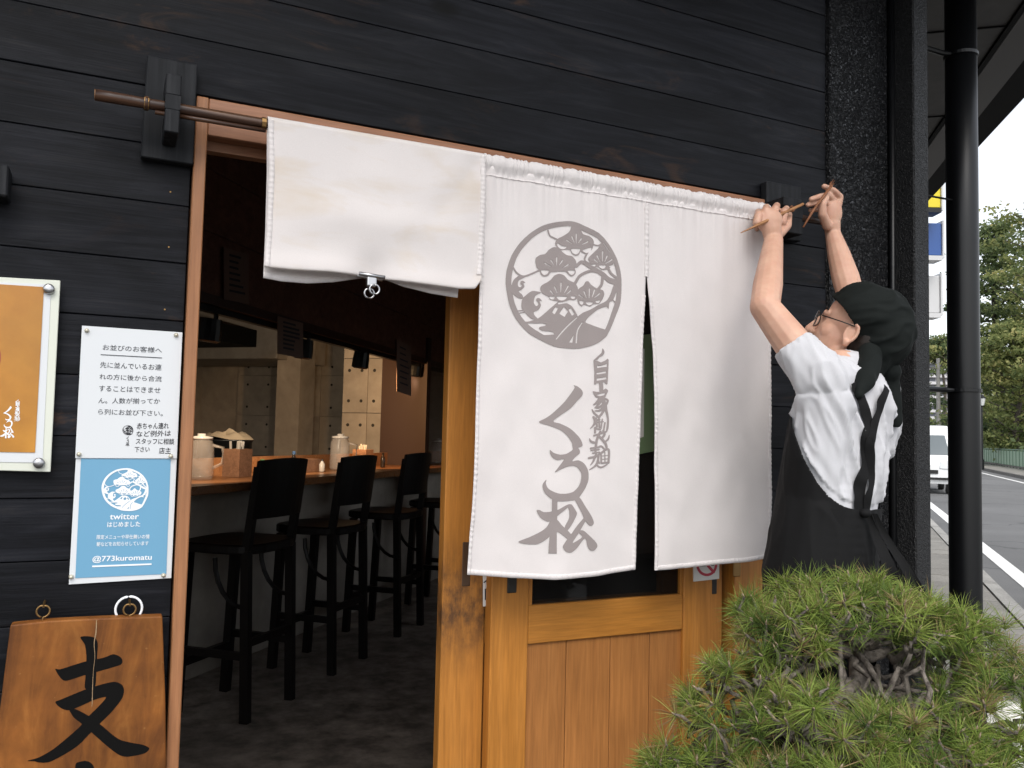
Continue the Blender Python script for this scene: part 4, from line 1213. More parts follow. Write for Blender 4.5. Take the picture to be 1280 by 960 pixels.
def kuromatsu(P):
    B = (640, 474, 8, 8)
    P.frame(*B)
    P.poly([(600, 62), (640, 72), (680, 105), (695, 140), (680, 175), (640, 215), (560, 300), (400, 415), (470, 445), (560, 490), (630, 550), (675, 610), (688, 665), (640, 685), (590, 695), (582, 640), (540, 570), (470, 510), (360, 465), (255, 430), (330, 385), (400, 335), (500, 240), (570, 150), (612, 85)])
    P.poly([(362, 705), (400, 735), (460, 752), (520, 745), (575, 715), (600, 688), (640, 685), (662, 715), (655, 745), (620, 770), (580, 818), (640, 808), (700, 840), (735, 900), (742, 960), (735, 1020), (705, 1090), (655, 1165), (635, 1188), (600, 1205), (500, 1216), (430, 1216), (375, 1195), (310, 1140), (285, 1080), (290, 1040), (325, 1000), (318, 1040), (340, 1090), (390, 1120), (450, 1140), (520, 1140), (590, 1120), (640, 1070), (665, 1010), (668, 940), (640, 890), (600, 866), (540, 870), (490, 890), (410, 930), (440, 885), (500, 800), (440, 808), (390, 785), (365, 745)])
    P.frame(640, 584, 8, 8)
    P.poly([(378, 300), (432, 300), (432, 420), (432, 520), (425, 650), (425, 760), (425, 858), (345, 858), (350, 760), (360, 640), (375, 500)], smooth=False)
    P.poly([(232, 430), (260, 425), (300, 445), (370, 440), (440, 420), (500, 385), (530, 370), (570, 368), (530, 400), (460, 460), (400, 510), (350, 540), (300, 525), (260, 490)])
    P.poly([(380, 510), (330, 590), (270, 640), (180, 690), (65, 745), (120, 765), (230, 768), (300, 735), (360, 680), (420, 560)])
    P.poly([(425, 520), (480, 580), (550, 650), (570, 690), (540, 720), (500, 690), (450, 650), (415, 630)])
    P.poly([(530, 372), (570, 370), (610, 430), (620, 465), (580, 550), (525, 628), (503, 590), (540, 510), (545, 440)])
    P.poly([(585, 310), (650, 300), (700, 380), (770, 490), (792, 550), (770, 580), (735, 570), (690, 510), (670, 460), (610, 340)])
    P.poly([(690, 500), (712, 515), (640, 645), (575, 748), (630, 722), (672, 690), (640, 650), (655, 625), (690, 630), (760, 690), (820, 750), (830, 790), (800, 826), (760, 826), (730, 790), (700, 705), (620, 800), (560, 847), (510, 837), (480, 790), (500, 750), (540, 690), (560, 665), (620, 580)])
    return P
def jikaseimen(P):
    P.frame(725, 430, 12, 12); f = P.poly
    def s(p, w): return P.stroke(p, [x * 1.3 for x in w] if isinstance(w, (list, tuple)) else w * 1.3)
    f([(318, 68), (346, 105), (346, 140), (320, 175), (270, 205), (235, 240), (188, 245), (240, 190), (300, 135)])
    f([(185, 245), (240, 255), (290, 278), (350, 255), (395, 220), (412, 240), (400, 420), (392, 600), (375, 612), (340, 575), (290, 580), (235, 590), (205, 612), (190, 600), (198, 430)], smooth=False)
    f([(238, 325), (300, 326), (382, 300), (380, 345), (300, 352), (238, 362)], False, False)
    f([(232, 435), (370, 408), (365, 440), (232, 458)], False, False)
    f([(232, 520), (370, 498), (375, 530), (232, 552)], False, False)
    s([(292, 585), (300, 640), (300, 710)], 46)
    f([(170, 710), (230, 718), (300, 718), (360, 670), (400, 700), (380, 750), (345, 805), (230, 805), (192, 770)])
    f([(230, 765), (290, 745), (350, 738), (340, 768), (270, 780)], False)
    s([(275, 810), (235, 875), (182, 912)], [36, 30, 14]); s([(300, 830), (260, 900), (205, 955)], [34, 28, 14])
    s([(325, 815), (335, 900), (332, 980)], 46); s([(335, 815), (392, 845), (372, 905), (345, 950)], 24)
    P.frame(725, 505, 11.3, 11.3)
    s([(310, 5), (250, 45), (190, 52)], [26, 24, 12]); s([(315, 35), (260, 90), (195, 95)], [26, 24, 14])
    s([(335, 0), (345, 80), (370, 200), (362, 330), (345, 392)], [36, 30, 22, 24, 14])
    s([(315, 55), (292, 130), (240, 185)], [30, 26, 24]); s([(148, 80), (190, 140), (250, 190)], [12, 24, 24])
    s([(168, 185), (185, 235), (172, 290), (118, 347)], [26, 26, 24, 8])
    for a, b, w in (((180, 230), (255, 222), 18), ((180, 262), (305, 250), 14), ((205, 200), (215, 320), 22), ((245, 180), (250, 330), 20), ((292, 215), (272, 345), 16), ((328, 265), (308, 372), 18), ((188, 335), (185, 402), 24), ((180, 345), (260, 360), 18), ((172, 445), (335, 395), 20)): s([a, b], w)
    s([(300, 380), (320, 425), (290, 475)], 24); s([(262, 395), (212, 500), (195, 595)], 28); s([(258, 470), (325, 545), (345, 605)], 28)
    s([(106, 488), (130, 530), (205, 550)], [10, 26, 22]); s([(384, 438), (368, 495), (310, 545)], [8, 20, 18])
    s([(125, 625), (220, 610), (270, 595), (305, 622)], 20); s([(130, 655), (240, 640)], 16)
    s([(98, 762), (200, 735), (270, 690), (335, 640)], 24); s([(150, 692), (245, 680)], 16); s([(182, 620), (200, 722)], 22)
    s([(192, 720), (162, 800), (118, 862)], [22, 22, 8]); s([(232, 740), (200, 855), (98, 928)], [22, 24, 8])
    s([(195, 848), (262, 892), (352, 850)], [16, 22, 12]); s([(318, 642), (376, 650), (370, 825)], 24)
    for a, b, w in (((268, 690), (268, 832), 18), ((268, 832), (370, 822), 18), ((320, 680), (320, 822), 12), ((280, 732), (362, 722), 9), ((280, 778), (362, 772), 9), ((222, 762), (240, 832), 16)): s([a, b], w)
    return P
emblem(Paint(628, 272, 780, 440, .5).frame(624, 272, 5.65, 5.647)).mesh("emblem_print", on_cloth, MT['print'], pm)
kuromatsu(Paint(640, 476, 752, 700, .6)).mesh("large_lettering", on_cloth, MT['print'], pm)
jikaseimen(Paint(726, 430, 764, 592, .35)).mesh("small_lettering", on_cloth, MT['print'], pm)

# bulldog clip on the folded panel
cp = W(462, 350, YN - .03)
clip = thing("spring_clip", "shiny steel spring clip holding up the folded curtain panel", "clip", tuple(cp))
cy_ = YN - .028
xa, xb, zt = X(449, 344, cy_), X(481, 349, cy_), Zp(465, 346, cy_)
m = MB(); m.tube([(xa, cy_, zt + .004), (xb, cy_, zt + .001)], .0042, 10); m.build("front_jaw", MT['steel'], clip, smooth=True)
m = MB(); m.tube([(xa, cy_ + .018, zt + .003), (xb, cy_ + .018, zt)], .004, 10); m.build("rear_jaw", MT['steel'], clip, smooth=True)
xm = (xa + xb) / 2
m = MB(); m.box(xm - .010, xm + .010, cy_ - .002, cy_ + .012, zt - .020, zt + .001); m.build("spring_body", MT['steel'], clip, bevel=.003, seg=2)
for dx, dz, ry in ((.004, -.026, -.006), (-.003, -.033, .006)):
    pts = [(xm + dx + .010 * math.cos(a), cy_ + ry, zt + dz + .010 * math.sin(a)) for a in np.linspace(0, 2 * math.pi, 18)]
    MB().tube(pts, .0022, 7, cap=False).build("finger_loop", MT['steel'], clip, smooth=True)

# ------------------------------------------------------------------ things on the wall at the left
def pinned(obj, pts, Y, r=.0045, mat='pin', nm="pin"):
    for p in pts:
        w = W(p[0], p[1], Y)
        MB().lathe([(r, .004), (r * .95, .0), (r * .6, -.004), (r * .2, -.005)], w, axis=(0, 1, 0), n=12).build(nm, MT[mat], obj, smooth=True)
# white notice
MT['laminate'] = M("laminated_white", (.62, .64, .66), .32)
MT['ink_grey'] = M("printed_ink", (.045, .05, .06), .5)
MT['marker'] = M("marker_ink", (.008, .008, .012), .5)
nt_ = thing("notice_sheet", "white laminated queue notice with black Japanese text pinned to the boards", "notice", tuple(W(160, 572, -.006)))
q = ((102.5, 407), (228, 415.5), (221, 573), (94, 572.5))
YQ = -.0075
MB().slab([(X(a, b, YQ), Zp(a, b, YQ)) for a, b in q], YQ, YQ + .0025).build("sheet", MT['laminate'], nt_)
def uvq(q):
    tl, tr, br, bl = (np.array(p, float) for p in q)
    return lambda u, v: (tl * (1 - u) + tr * u) * (1 - v) + (bl * (1 - u) + br * u) * v      # v downwards
Un = uvq(q)
def z95(x, y): return 95 + x / 5.336, 400 + y / 5.333          # zoom to photo
def line_text(txt, x0, y0, x1, y1, h, mat, obj, Y, zf, bold=0.0, nm="lettering"):
    """one line of print between two baseline points, cap height h (zoom pixels)"""
    bl, br = zf(x0, y0), zf(x1, y1); tl, tr = zf(x0 + h * .06, y0 - h), zf(x1 + h * .06, y1 - h)
    return text_mesh(nm, txt, quad_map(tl, tr, br, bl, Y), mat, obj, bold)
for txt, x0, y0, x1, y1, h in (("お並びのお客様へ", 178, 200, 573, 222, 38), ("先に並んでいるお連", 160, 318, 570, 336, 40), ("れの方に後から合流", 156, 396, 570, 412, 38),
                               ("することはできませ", 153, 474, 562, 488, 38), ("ん。人数が揃ってか", 149, 556, 560, 560, 38), ("ら列にお並び下さい。", 147, 630, 578, 642, 38)):
    line_text(txt, x0, y0, x1, y1, h, MT['ink_grey'], nt_, YQ - .0006, z95, .004)
l0, l1 = z95(165, 228), z95(573, 250)
MB().slab([(X(a, b, YQ - .0006), Zp(a, b, YQ - .0006)) for a, b in (l0, l1, (l1[0], l1[1] + .9), (l0[0], l0[1] + .9))], YQ - .0009, YQ - .0004).build("rule", MT['ink_grey'], nt_)
for txt, x0, y0, x1, y1, h in (("赤ちゃん連れ", 405, 728, 618, 726, 42), ("など例外は", 402, 780, 632, 774, 40), ("スタッフに相談", 398, 828, 655, 830, 40), ("下さい", 390, 882, 490, 880, 36), ("店主", 552, 892, 632, 892, 42)):
    line_text(txt, x0, y0, x1, y1, h, MT['marker'], nt_, YQ - .0006, z95, .009)
def remap_paint(fn, src, dst, cell):
    """paint a design traced at src (photo window) and give its vertices moved to dst"""
    (sx0, sy0, sx1, sy1), (dx0, dy0, dx1, dy1) = src, dst
    return lambda x, y: (dx0 + (x - sx0) / (sx1 - sx0) * (dx1 - dx0), dy0 + (y - sy0) / (sy1 - sy0) * (dy1 - dy0))
SRC_E = (631.5, 276.5, 776, 436.5)
pe = emblem(Paint(628, 272, 780, 440, 1.0).frame(624, 272, 5.65, 5.647))
x0_, y0_ = z95(310, 702); x1_, y1_ = z95(382, 768)
rm = remap_paint(None, SRC_E, (x0_, y0_, x1_, y1_), 1)
pe.mesh("emblem", lambda x, y: W(*rm(x, y), YQ - .0006), MT['marker'], nt_)
pk = kuromatsu(Paint(640, 476, 752, 700, 1.2))
x0_, y0_ = z95(328, 775); x1_, y1_ = z95(356, 840)
rk = remap_paint(None, (648, 481, 744, 692), (x0_, y0_, x1_, y1_), 1)
pk.mesh("shop_name", lambda x, y: W(*rk(x, y), YQ - .0006), MT['marker'], nt_)
pinned(nt_, [(z95(72, 70)), (z95(668, 100)), (z95(20, 895)), (z95(632, 908))], YQ - .002)

# blue poster
MT['blue'] = M("poster_blue", (.135, .32, .48), .35)
MT['white_ink'] = M("white_print", (.78, .80, .82), .45)
bp = thing("blue_poster", "blue social-media poster with a white round pine emblem below the notice", "poster", tuple(W(155, 730, -.005)))
YP = -.0045
q = ((95, 570), (221, 570.5), (214, 722.5), (86, 730.5))
MB().slab([(X(a, b, YP), Zp(a, b, YP)) for a, b in q], YP, YP + .002).build("sheet", MT['laminate'], bp)
def z85(x, y): return 85 + x / 5.82, 570 + y / 5.82
q = [z85(*p) for p in ((95, 18), (747, 22), (715, 858), (53, 888))]
MB().slab([(X(a, b, YP), Zp(a, b, YP)) for a, b in q], YP - .0010, YP - .0003).build("blue_field", MT['blue'], bp)
pe = emblem(Paint(628, 272, 780, 440, .8).frame(624, 272, 5.65, 5.647))
x0_, y0_ = z85(243, 88); x1_, y1_ = z85(586, 401)
rm2 = remap_paint(None, SRC_E, (x0_, y0_, x1_, y1_), 1)
pe.mesh("emblem", lambda x, y: W(*rm2(x, y), YP - .0017), MT['white_ink'], bp)
for txt, x0, y0, x1, y1, h, bd in (("twitter", 303, 462, 515, 460, 40, .012), ("はじめました", 285, 518, 524, 514, 38, .012), ("限定メニューや早仕舞いの情", 208, 606, 592, 602, 32, .006), ("報などをお知らせしています", 207, 658, 585, 650, 32, .006), ("@773kuromatu", 176, 780, 608, 765, 52, .014)):
    line_text(txt, x0, y0, x1, y1, h, MT['white_ink'], bp, YP - .0017, z85, bd)
l0, l1 = z85(176, 797), z85(608, 780)
MB().slab([(X(a, b, YP), Zp(a, b, YP)) for a, b in (l0, l1, (l1[0], l1[1] + 1.9), (l0[0], l0[1] + 1.9))], YP - .0019, YP - .0012).build("rule", MT['white_ink'], bp)
pinned(bp, [z85(23, 880), z85(695, 868)], YP - .002)

# orange poster under acrylic
MT['acrylic'] = M("cream_mount", (.62, .64, .56), .3)
MT['orange'] = speck("orange_print", (.38, .15, .014), (.50, .225, .026), 9, .3, .0, .001, .3, .7, big=3)
op = thing("acrylic_poster", "orange shop poster mounted under acrylic with steel studs", "poster", tuple(W(0, 590, -.02)))
YO = -.022
q = ((-190, 336), (75.5, 350.5), (63, 590), (-195, 583))
MB().slab([(X(a, b, YO), Zp(a, b, YO)) for a, b in q], YO, YO + .006).build("mount", MT['acrylic'], op, bevel=.001)
def z340(x, y): return x / 3.689, 340 + y / 3.692
q = [(-170, 345)] + [z340(*p) for p in ((203, 70), (162, 833))] + [(-175, 562)]
q2 = [(-178, 345)] + [z340(*p) for p in ((236, 58), (196, 880))] + [(-182, 575)]
MB().slab([(X(a, b, YO), Zp(a, b, YO)) for a, b in q2], YO - .0012, YO - .0004).build("white_margin", MT['laminate'], op)
MB().slab([(X(a, b, YO), Zp(a, b, YO)) for a, b in q], YO - .0026, YO - .0018).build("printed_sheet", MT['orange'], op)
x0_, y0_ = z340(-2, 618); x1_, y1_ = z340(66, 768)
rk2 = remap_paint(None, (648, 481, 744, 692), (x0_, y0_, x1_, y1_), 1)
kuromatsu(Paint(640, 476, 752, 700, 1.0)).mesh("shop_name", lambda x, y: W(*rk2(x, y), YO - .0032), MT['white_ink'], op)
x0_, y0_ = z340(66, 588); x1_, y1_ = z340(92, 690)
rj = remap_paint(None, (735, 436, 760, 588), (x0_, y0_, x1_, y1_), 1)
jikaseimen(Paint(726, 430, 764, 592, .7)).mesh("shop_motto", lambda x, y: W(*rj(x, y), YO - .0032), MT['white_ink'], op)
MT['bowl_red'] = M("bowl_rim_red", (.30, .045, .03), .4)
pb_ = Paint(-60, 400, 10, 500, .6)
pb_.poly([(-2 - 42 + 45 * math.cos(a), 446 + 37 * math.sin(a)) for a in np.linspace(0, 2 * math.pi, 40, endpoint=False)])
pb_.poly([(-2 - 42 + 43 * math.cos(a), 446 + 34 * math.sin(a)) for a in np.linspace(0, 2 * math.pi, 40, endpoint=False)], False)
pb_.mesh("bowl_rim", lambda x, y: W(x, y, YO - .0032), MT['bowl_red'], op)
for p in ((226, 80), (180, 881)):
    w = W(*z340(*p), YO)
    MB().lathe([(.0095, -.0005), (.0095, -.007), (.0075, -.010), (.002, -.0105)], w, axis=(0, 1, 0), n=20).build("steel_stud", MT['steel'], op, smooth=True)

# small black block at the picture's left
bk = MB().box(X(-30, 225, -.05), X(11, 225, -.05), -.06, -.002, Zp(6, 247, -.05), Zp(6, 207, -.05)).build("wall_block", MT['black_wood'], bevel=.003)
tag(bk, "small black wooden block fixed to the boards above the orange poster", "block")

# hanging wooden sign
def sign_wood():
    def bd(nt, b):
        v = coords(nt, (1, 1, .18))
        n1 = noise_n(nt, v, 22, 6, .65, 1.0); n2 = noise_n(nt, coords(nt, (1, 1, 1)), 7, 5, .6); n3 = noise_n(nt, coords(nt, (1, 1, 1)), 55, 4, .7)
        col = ramp(nt, n1, [(.3, (.12, .040, .009)), (.55, (.23, .080, .015)), (.75, (.34, .135, .029))])
        col = mixc(nt, .75, col, ramp(nt, n2, [(.3, g(.32)), (.65, g(1.15))]), 'MULTIPLY')
        col = mixc(nt, ramp(nt, n3, [(.66, g(0)), (.74, g(.5))]), col, (.36, .20, .07))
        nt.links.new(col, b.inputs["Base Color"]); bump(nt, b, n1, .25, .002)
    return M("weathered_sign_wood", (.2, .07, .015), .6, spec=.25, build=bd)
MT['signwood'] = sign_wood()
MT['sumi'] = M("brush_ink", (.004, .0038, .0036), .75, spec=.1)
YSG = -.046
hs = thing("hanging_sign", "weathered brown wooden sign with a black brush character, hung from eye screws", "sign", tuple(W(105, 1080, YSG)))
q = ((13, 781), (60, 776), (130, 772.5), (203, 770), (207, 880), (209, 1090), (-14, 1090), (-2, 900))
MB().slab([(X(a, b, YSG), Zp(a, b, YSG)) for a, b in q], YSG, YSG + .026).build("board", MT['signwood'], hs, bevel=.003, seg=2)
P = Paint(28, 786, 200, 972, .7).frame(30, 785, 5.647, 5.647)
P.poly([(398, 65), (450, 58), (500, 70), (520, 110), (515, 210), (510, 320), (505, 400), (480, 425), (430, 425), (435, 330), (440, 200), (430, 120)])
P.poly([(220, 290), (260, 290), (420, 240), (560, 210), (630, 185), (680, 205), (695, 235), (680, 260), (600, 285), (510, 310), (420, 335), (300, 372), (260, 355)])
P.poly([(222, 520), (260, 505), (430, 435), (560, 395), (640, 380), (690, 400), (706, 440), (690, 500), (620, 590), (540, 670), (470, 740), (380, 830), (280, 895), (180, 945), (110, 950), (70, 940), (20, 938), (100, 915), (200, 860), (300, 780), (390, 700), (460, 620), (530, 550), (580, 488), (500, 505), (400, 550), (320, 580), (270, 570), (235, 545)])
P.poly([(320, 575), (360, 572), (420, 600), (470, 630), (550, 690), (620, 750), (680, 790), (760, 810), (840, 825), (885, 850), (850, 885), (740, 908), (680, 900), (620, 860), (560, 810), (480, 740), (400, 670), (350, 630)])
P.poly([(365, 960), (395, 944), (430, 938), (462, 946), (490, 975), (500, 1040), (370, 1040)])
P.mesh("brush_character", lambda x, y: W(x, y, YSG - .0007), MT['sumi'], hs)
MT['crack'] = M("pale_crack", (.30, .20, .11), .8)
P = Paint(105, 774, 130, 920, .5).frame(30, 785, 5.647, 5.647)
P.stroke([(512, -55), (508, 30), (495, 110), (500, 200), (490, 300), (484, 420), (482, 520), (478, 560)], [5, 9, 4, 3, 3, 4, 6, 2])
P.mesh("crack_filler", lambda x, y: W(x, y, YSG - .0011), MT['crack'], hs)
for px, py in ((54, 764), (162, 762)):
    w = W(px, py, YSG + .013)
    pts = [(w[0] + .0105 * math.cos(a), w[1], w[2] + .0105 * math.sin(a)) for a in np.linspace(-1.5, 4.5, 18)]
    pts = [(w[0], w[1], w[2] - .0105 - .022)] + [(w[0], w[1], w[2] - .0125)] + pts
    MB().tube(pts, .0018, 7).build("eye_screw", MT['brass'], hs, smooth=True)
    MB().tube([(w[0], w[1] + .0, w[2] + .008), (w[0], -.004, w[2] + .012), (w[0], .004, w[2] + .012)], .0022, 6).build("nail", MT['brass'], hs)
w = W(161, 761, YSG + .024)
rg = MB().tube([(w[0] + .0225 * math.cos(a), w[1], w[2] + .0225 * math.sin(a)) for a in np.linspace(0, 2 * math.pi, 30)], .0022, 8, cap=False).build("plastic_ring", MT['white_ink'], smooth=True)
tag(rg, "thin white plastic ring hanging at the sign's right eye screw", "ring")
# rusty screw heads in the boards above the sign
for px, py in ((211, 309), (206, 387), (213, 240)):
    w = W(px, py, -.0005)
    MB().lathe([(.0016, .001), (.0016, -.0008), (.0008, -.0010)], w, axis=(0, 1, 0), n=8).build("screw_head", MT['brass'], shop)

# ------------------------------------------------------------------ rain pipe
YD = .03
pipe = thing("rain_pipe", "round black downpipe beside the shop's corner post", "downpipe", tuple(W(1206, 770, YD)))
xt, xb_ = X(1203, 300, YD), X(1207, 700, YD)
rp = .5 * 37 / FPX * float((W(1205, 480, YD) - C) @ CF)
xp = .5 * (xt + xb_)
MB().tube([(xp, YD, z) for z in (0, .9, 2.0, ZS + .02)], rp, 28).build("pipe", MT['black_metal'], pipe, smooth=True)
for py in (72, 488.5):
    z = Zp(1204, py, YD)
    MB().lathe([(rp + .002, -.006), (rp + .0045, -.005), (rp + .0045, .005), (rp + .002, .006)], (xp, YD, z), n=28).build("pipe_clip", MT['black_metal'], pipe)
    MB().tube([(xp - rp, YD, z), (xp - rp - .03, YD + .01, z), (EX1 - .01, YD + .012, z)], [.006, .009, .007], 8).build("clip_stem", MT['black_metal'], pipe)
MB().tube([(xp - rp, YD, Zp(1190, 250, YD)), (EX1 - .01, YD + .012, Zp(1190, 250, YD))], .0035, 8).build("clip_stem", MT['black_metal'], pipe)

# ================================================================== the street beyond
def on_ground(px, py, z=0.0): return G(px, py, z)
# --- railing on the far pavement
MT['rail_green'] = speck("green_railing_paint", (.16, .26, .17), (.22, .34, .23), 20, .5, .05, .001)
MT['rail_dark'] = M("railing_frame_green", (.10, .19, .12), .5)
tr_ = float(G(1280, 587, .12) @ VS)
rl = thing("green_railing", "pale green panelled railing along the far pavement", "railing", tuple(SP(55, tr_)))
pm_, pp_ = None, None
for i in range(52):
    s = 34 + i
    if pm_ is None:
        pm_ = MB().obox(SP(s + .5, tr_, .66), US * .44, VS * .02, np.array([0, 0, .40])).build("railing_panel", MT['rail_green'], rl)
        pp_ = MB().obox(SP(s, tr_, .62), US * .04, VS * .04, np.array([0, 0, .50])).build("post", MT['rail_dark'], rl)
        base_m, base_p = pm_.location.copy(), pp_.location.copy()
    else:
        for o_, b_ in ((pm_, base_m), (pp_, base_p)):
            c_ = o_.copy(); COL.objects.link(c_); c_.parent = rl; c_.location = b_ + Vector(US * i)
MB().obox(SP(60, tr_, 1.14), US * 26, VS * .05, np.array([0, 0, .025])).build("top_rail", MT['rail_dark'], rl)
MB().obox(SP(60, tr_, .20), US * 26, VS * .05, np.array([0, 0, .04])).build("bottom_rail", MT['kerb_dark'], rl)
# --- street lamps
MT['lamp_glass'] = M("lamp_glass", (.55, .56, .55), .3)
def street_lamp(base, h, label):
    t = thing("street_lamp", label, "street lamp", tuple(base), "street lamps on the far pavement")
    b = np.array(base)
    MB().tube([b, b + (0, 0, .5), b + (0, 0, .52), b + (0, 0, h - .55)], [.09, .08, .05, .04], 10).build("post", MT['black_metal'], t)
    MB().lathe([(.10, 0), (.17, .32), (.17, .36)], b + (0, 0, h - .52), n=8).build("lantern", MT['lamp_glass'], t)
    MB().lathe([(.05, -.06), (.11, -.02), (.11, 0)], b + (0, 0, h - .52), n=8).build("collar", MT['black_metal'], t)
    MB().lathe([(.20, 0), (.20, .02), (.09, .14), (.02, .20)], b + (0, 0, h - .155), n=8).build("lamp_cap", MT['black_metal'], t)
lp0 = G(1228, 587, .12)
street_lamp(lp0, 3.75, "black lantern street lamp standing right of the downpipe by the railing")
lp1 = SP(80, lp0 @ VS, .12)
street_lamp(lp1, 3.75, "further black lantern street lamp half hidden left of the downpipe")
# --- van
MT['van_paint'] = M("white_van_paint", (.72, .73, .73), .25)
MT['van_glass'] = M("van_window_glass", (.10, .12, .13), .08)
MT['tyre'] = M("tyre_rubber", (.015, .015, .015), .8)
MT['headlamp'] = M("headlamp_lens", (.55, .57, .58), .12)
MT['amber'] = M("amber_lens", (.55, .20, .04), .25)
tv = float(G(1189.5, 617) @ VS); sv = float(G(1178, 618) @ US)
van = thing("white_van", "small white van facing the camera at the roadside, half hidden by the downpipe", "van", tuple(SP(sv + 1.7, tv - .74)))
def VP(s, t, z): return SP(sv + s, tv - .74 + t, z)
prof = [(0.02, .28), (-.02, .42), (0, .78), (.06, .93), (.16, 1.0), (.62, 1.62), (.78, 1.78), (1.0, 1.86), (2.6, 1.90), (3.25, 1.86), (3.36, 1.70), (3.40, 1.0), (3.40, .28)]
m = MB(); n_ = len(prof)
rows_ = []
for (t, ins) in ((-.74, .06), (-.70, .0), (.70, .0), (.74, .06)):
    rows_.append([VP(s, t * (1 - (.10 * max(0, z - 1.0))), z) for s, z in prof])
for r in range(3):
    for k_ in range(n_):
        a, b = k_, (k_ + 1) % n_
        m.add([rows_[r][a], rows_[r][b], rows_[r + 1][b], rows_[r + 1][a]], [(0, 1, 2, 3)])
m.add(rows_[0], [tuple(range(n_))]); m.add(rows_[3], [tuple(range(n_ - 1, -1, -1))])
m.build("body", MT['van_paint'], van, bevel=.0)
nrm = np.cross(VP(.62, 0, 1.62) - VP(.16, 0, 1.0), VS); nrm /= np.linalg.norm(nrm)
if nrm @ US > 0: nrm = -nrm
ws = [VP(.20, -.66, 1.05), VP(.20, .66, 1.05), VP(.60, .58, 1.59), VP(.60, -.58, 1.59)]
MB().add([p + nrm * .012 for p in ws] + [p - nrm * .02 for p in ws], [(0, 1, 2, 3), (0, 4, 5, 1), (1, 5, 6, 2), (2, 6, 7, 3), (3, 7, 4, 0)]).build("windscreen", MT['van_glass'], van)
for s in (-1, 1):
    h = [VP(-.012, s * .68, .68), VP(-.012, s * .40, .70), VP(.02, s * .42, .88), VP(.05, s * .68, .90)]
    MB().add([p - US * .02 for p in h] + [p + US * .05 for p in h], [(0, 1, 2, 3), (0, 4, 5, 1), (1, 5, 6, 2), (2, 6, 7, 3), (3, 7, 4, 0)]).build("headlight", MT['headlamp'], van)
    MB().obox(VP(.0, s * .70, .72), US * .03, VS * .03, np.array([0, 0, .07])).build("indicator", MT['amber'], van)
    MB().obox(VP(.42, s * .84, 1.10), US * .06, VS * .08, np.array([0, 0, .10])).build("mirror", MT['tyre'], van, bevel=.02)
    MB().obox(VP(1.25, s * .712, 1.36), US * .55, VS * .015, np.array([0, 0, .22])).build("side_window", MT['van_glass'], van)
    for s2 in (.48, 2.75):
        w_ = MB().lathe([(.20, -.08), (.285, -.07), (.285, .07), (.20, .08)], VP(s2, s * .66, .285), axis=tuple(VS), n=20).build("wheel", MT['tyre'], van)
        MB().lathe([(.18, -.085), (.18, .085)], VP(s2, s * .66, .285), axis=tuple(VS), n=14).build("rim", MT['steel'], w_)
MB().obox(VP(-.03, 0, .60), US * .015, VS * .36, np.array([0, 0, .05])).build("grille", MT['tyre'], van)
MB().obox(VP(-.035, 0, .42), US * .02, VS * .62, np.array([0, 0, .03])).build("bumper_slot", MT['tyre'], van)
MB().obox(VP(-.045, 0, .50), US * .008, VS * .165, np.array([0, 0, .08])).build("number_plate", MT['paint'], van)
# --- projecting signs on a post down the street
MT['yellow'] = M("sign_yellow", (.62, .50, .01), .4)
MT['signblue'] = M("sign_blue", (.02, .075, .26), .4)
MT['signgrey'] = M("sign_grey", (.50, .50, .50), .4)
for (nm, px1, y0, y1, w, mat, lb, dep) in (("yellow", 1171, 205, 263, .8, 'yellow', "bright yellow projecting shop sign under the eave, beyond the corner post", 10.0),
                                     ("blue", 1172.5, 281, 322, .8, 'signblue', "dark blue projecting shop sign just below the yellow one", 10.2),
                                     ("grey", 1170.5, 346, 393, .7, 'signgrey', "narrow pale grey projecting sign below the blue one", 10.4)):
    pr1, ph = AD(px1, (y0 + y1) / 2, dep), (y1 - y0) / FPX * dep
    ctr = pr1 - CR * w / 2; ctr[2] = pr1[2]
    rr_ = np.array([CR[0], CR[1], 0]); rr_ /= np.linalg.norm(rr_); dd = np.array([-rr_[1], rr_[0], 0])
    t = thing("projecting_sign", lb, "sign", tuple(ctr - np.array([0, 0, ph / 2])), "projecting signs down the street")
    MB().obox(ctr, rr_ * w / 2, dd * .09, np.array([0, 0, ph / 2])).build("face", MT[mat], t, bevel=.01)
    fr = MB(); fr.obox(ctr + rr_ * (w / 2 + .012), rr_ * .012, dd * .11, np.array([0, 0, ph / 2 + .03])); fr.build("side_frame", MT['signgrey'], t)
    MB().obox(ctr - np.array([0, 0, ph / 2 + .03]), rr_ * (w / 2), dd * .11, np.array([0, 0, .028])).build("bottom_frame", MT['signgrey' if mat != 'yellow' else 'black_metal'], t)
    MB().bar(ctr - rr_ * w / 2, ctr - rr_ * (w / 2 + .35), .05).build("bracket_arm", MT['black_metal'], t)
pb0 = AD(1171, 240, 10.2) - CR * (.8 + .35); 
sp_ = MB().tube([(pb0[0], pb0[1], 0), (pb0[0], pb0[1], 5.4)], .07, 10).build("sign_post", MT['black_metal'])
tag(sp_, "black post carrying the projecting signs, hidden behind the corner post", "post")
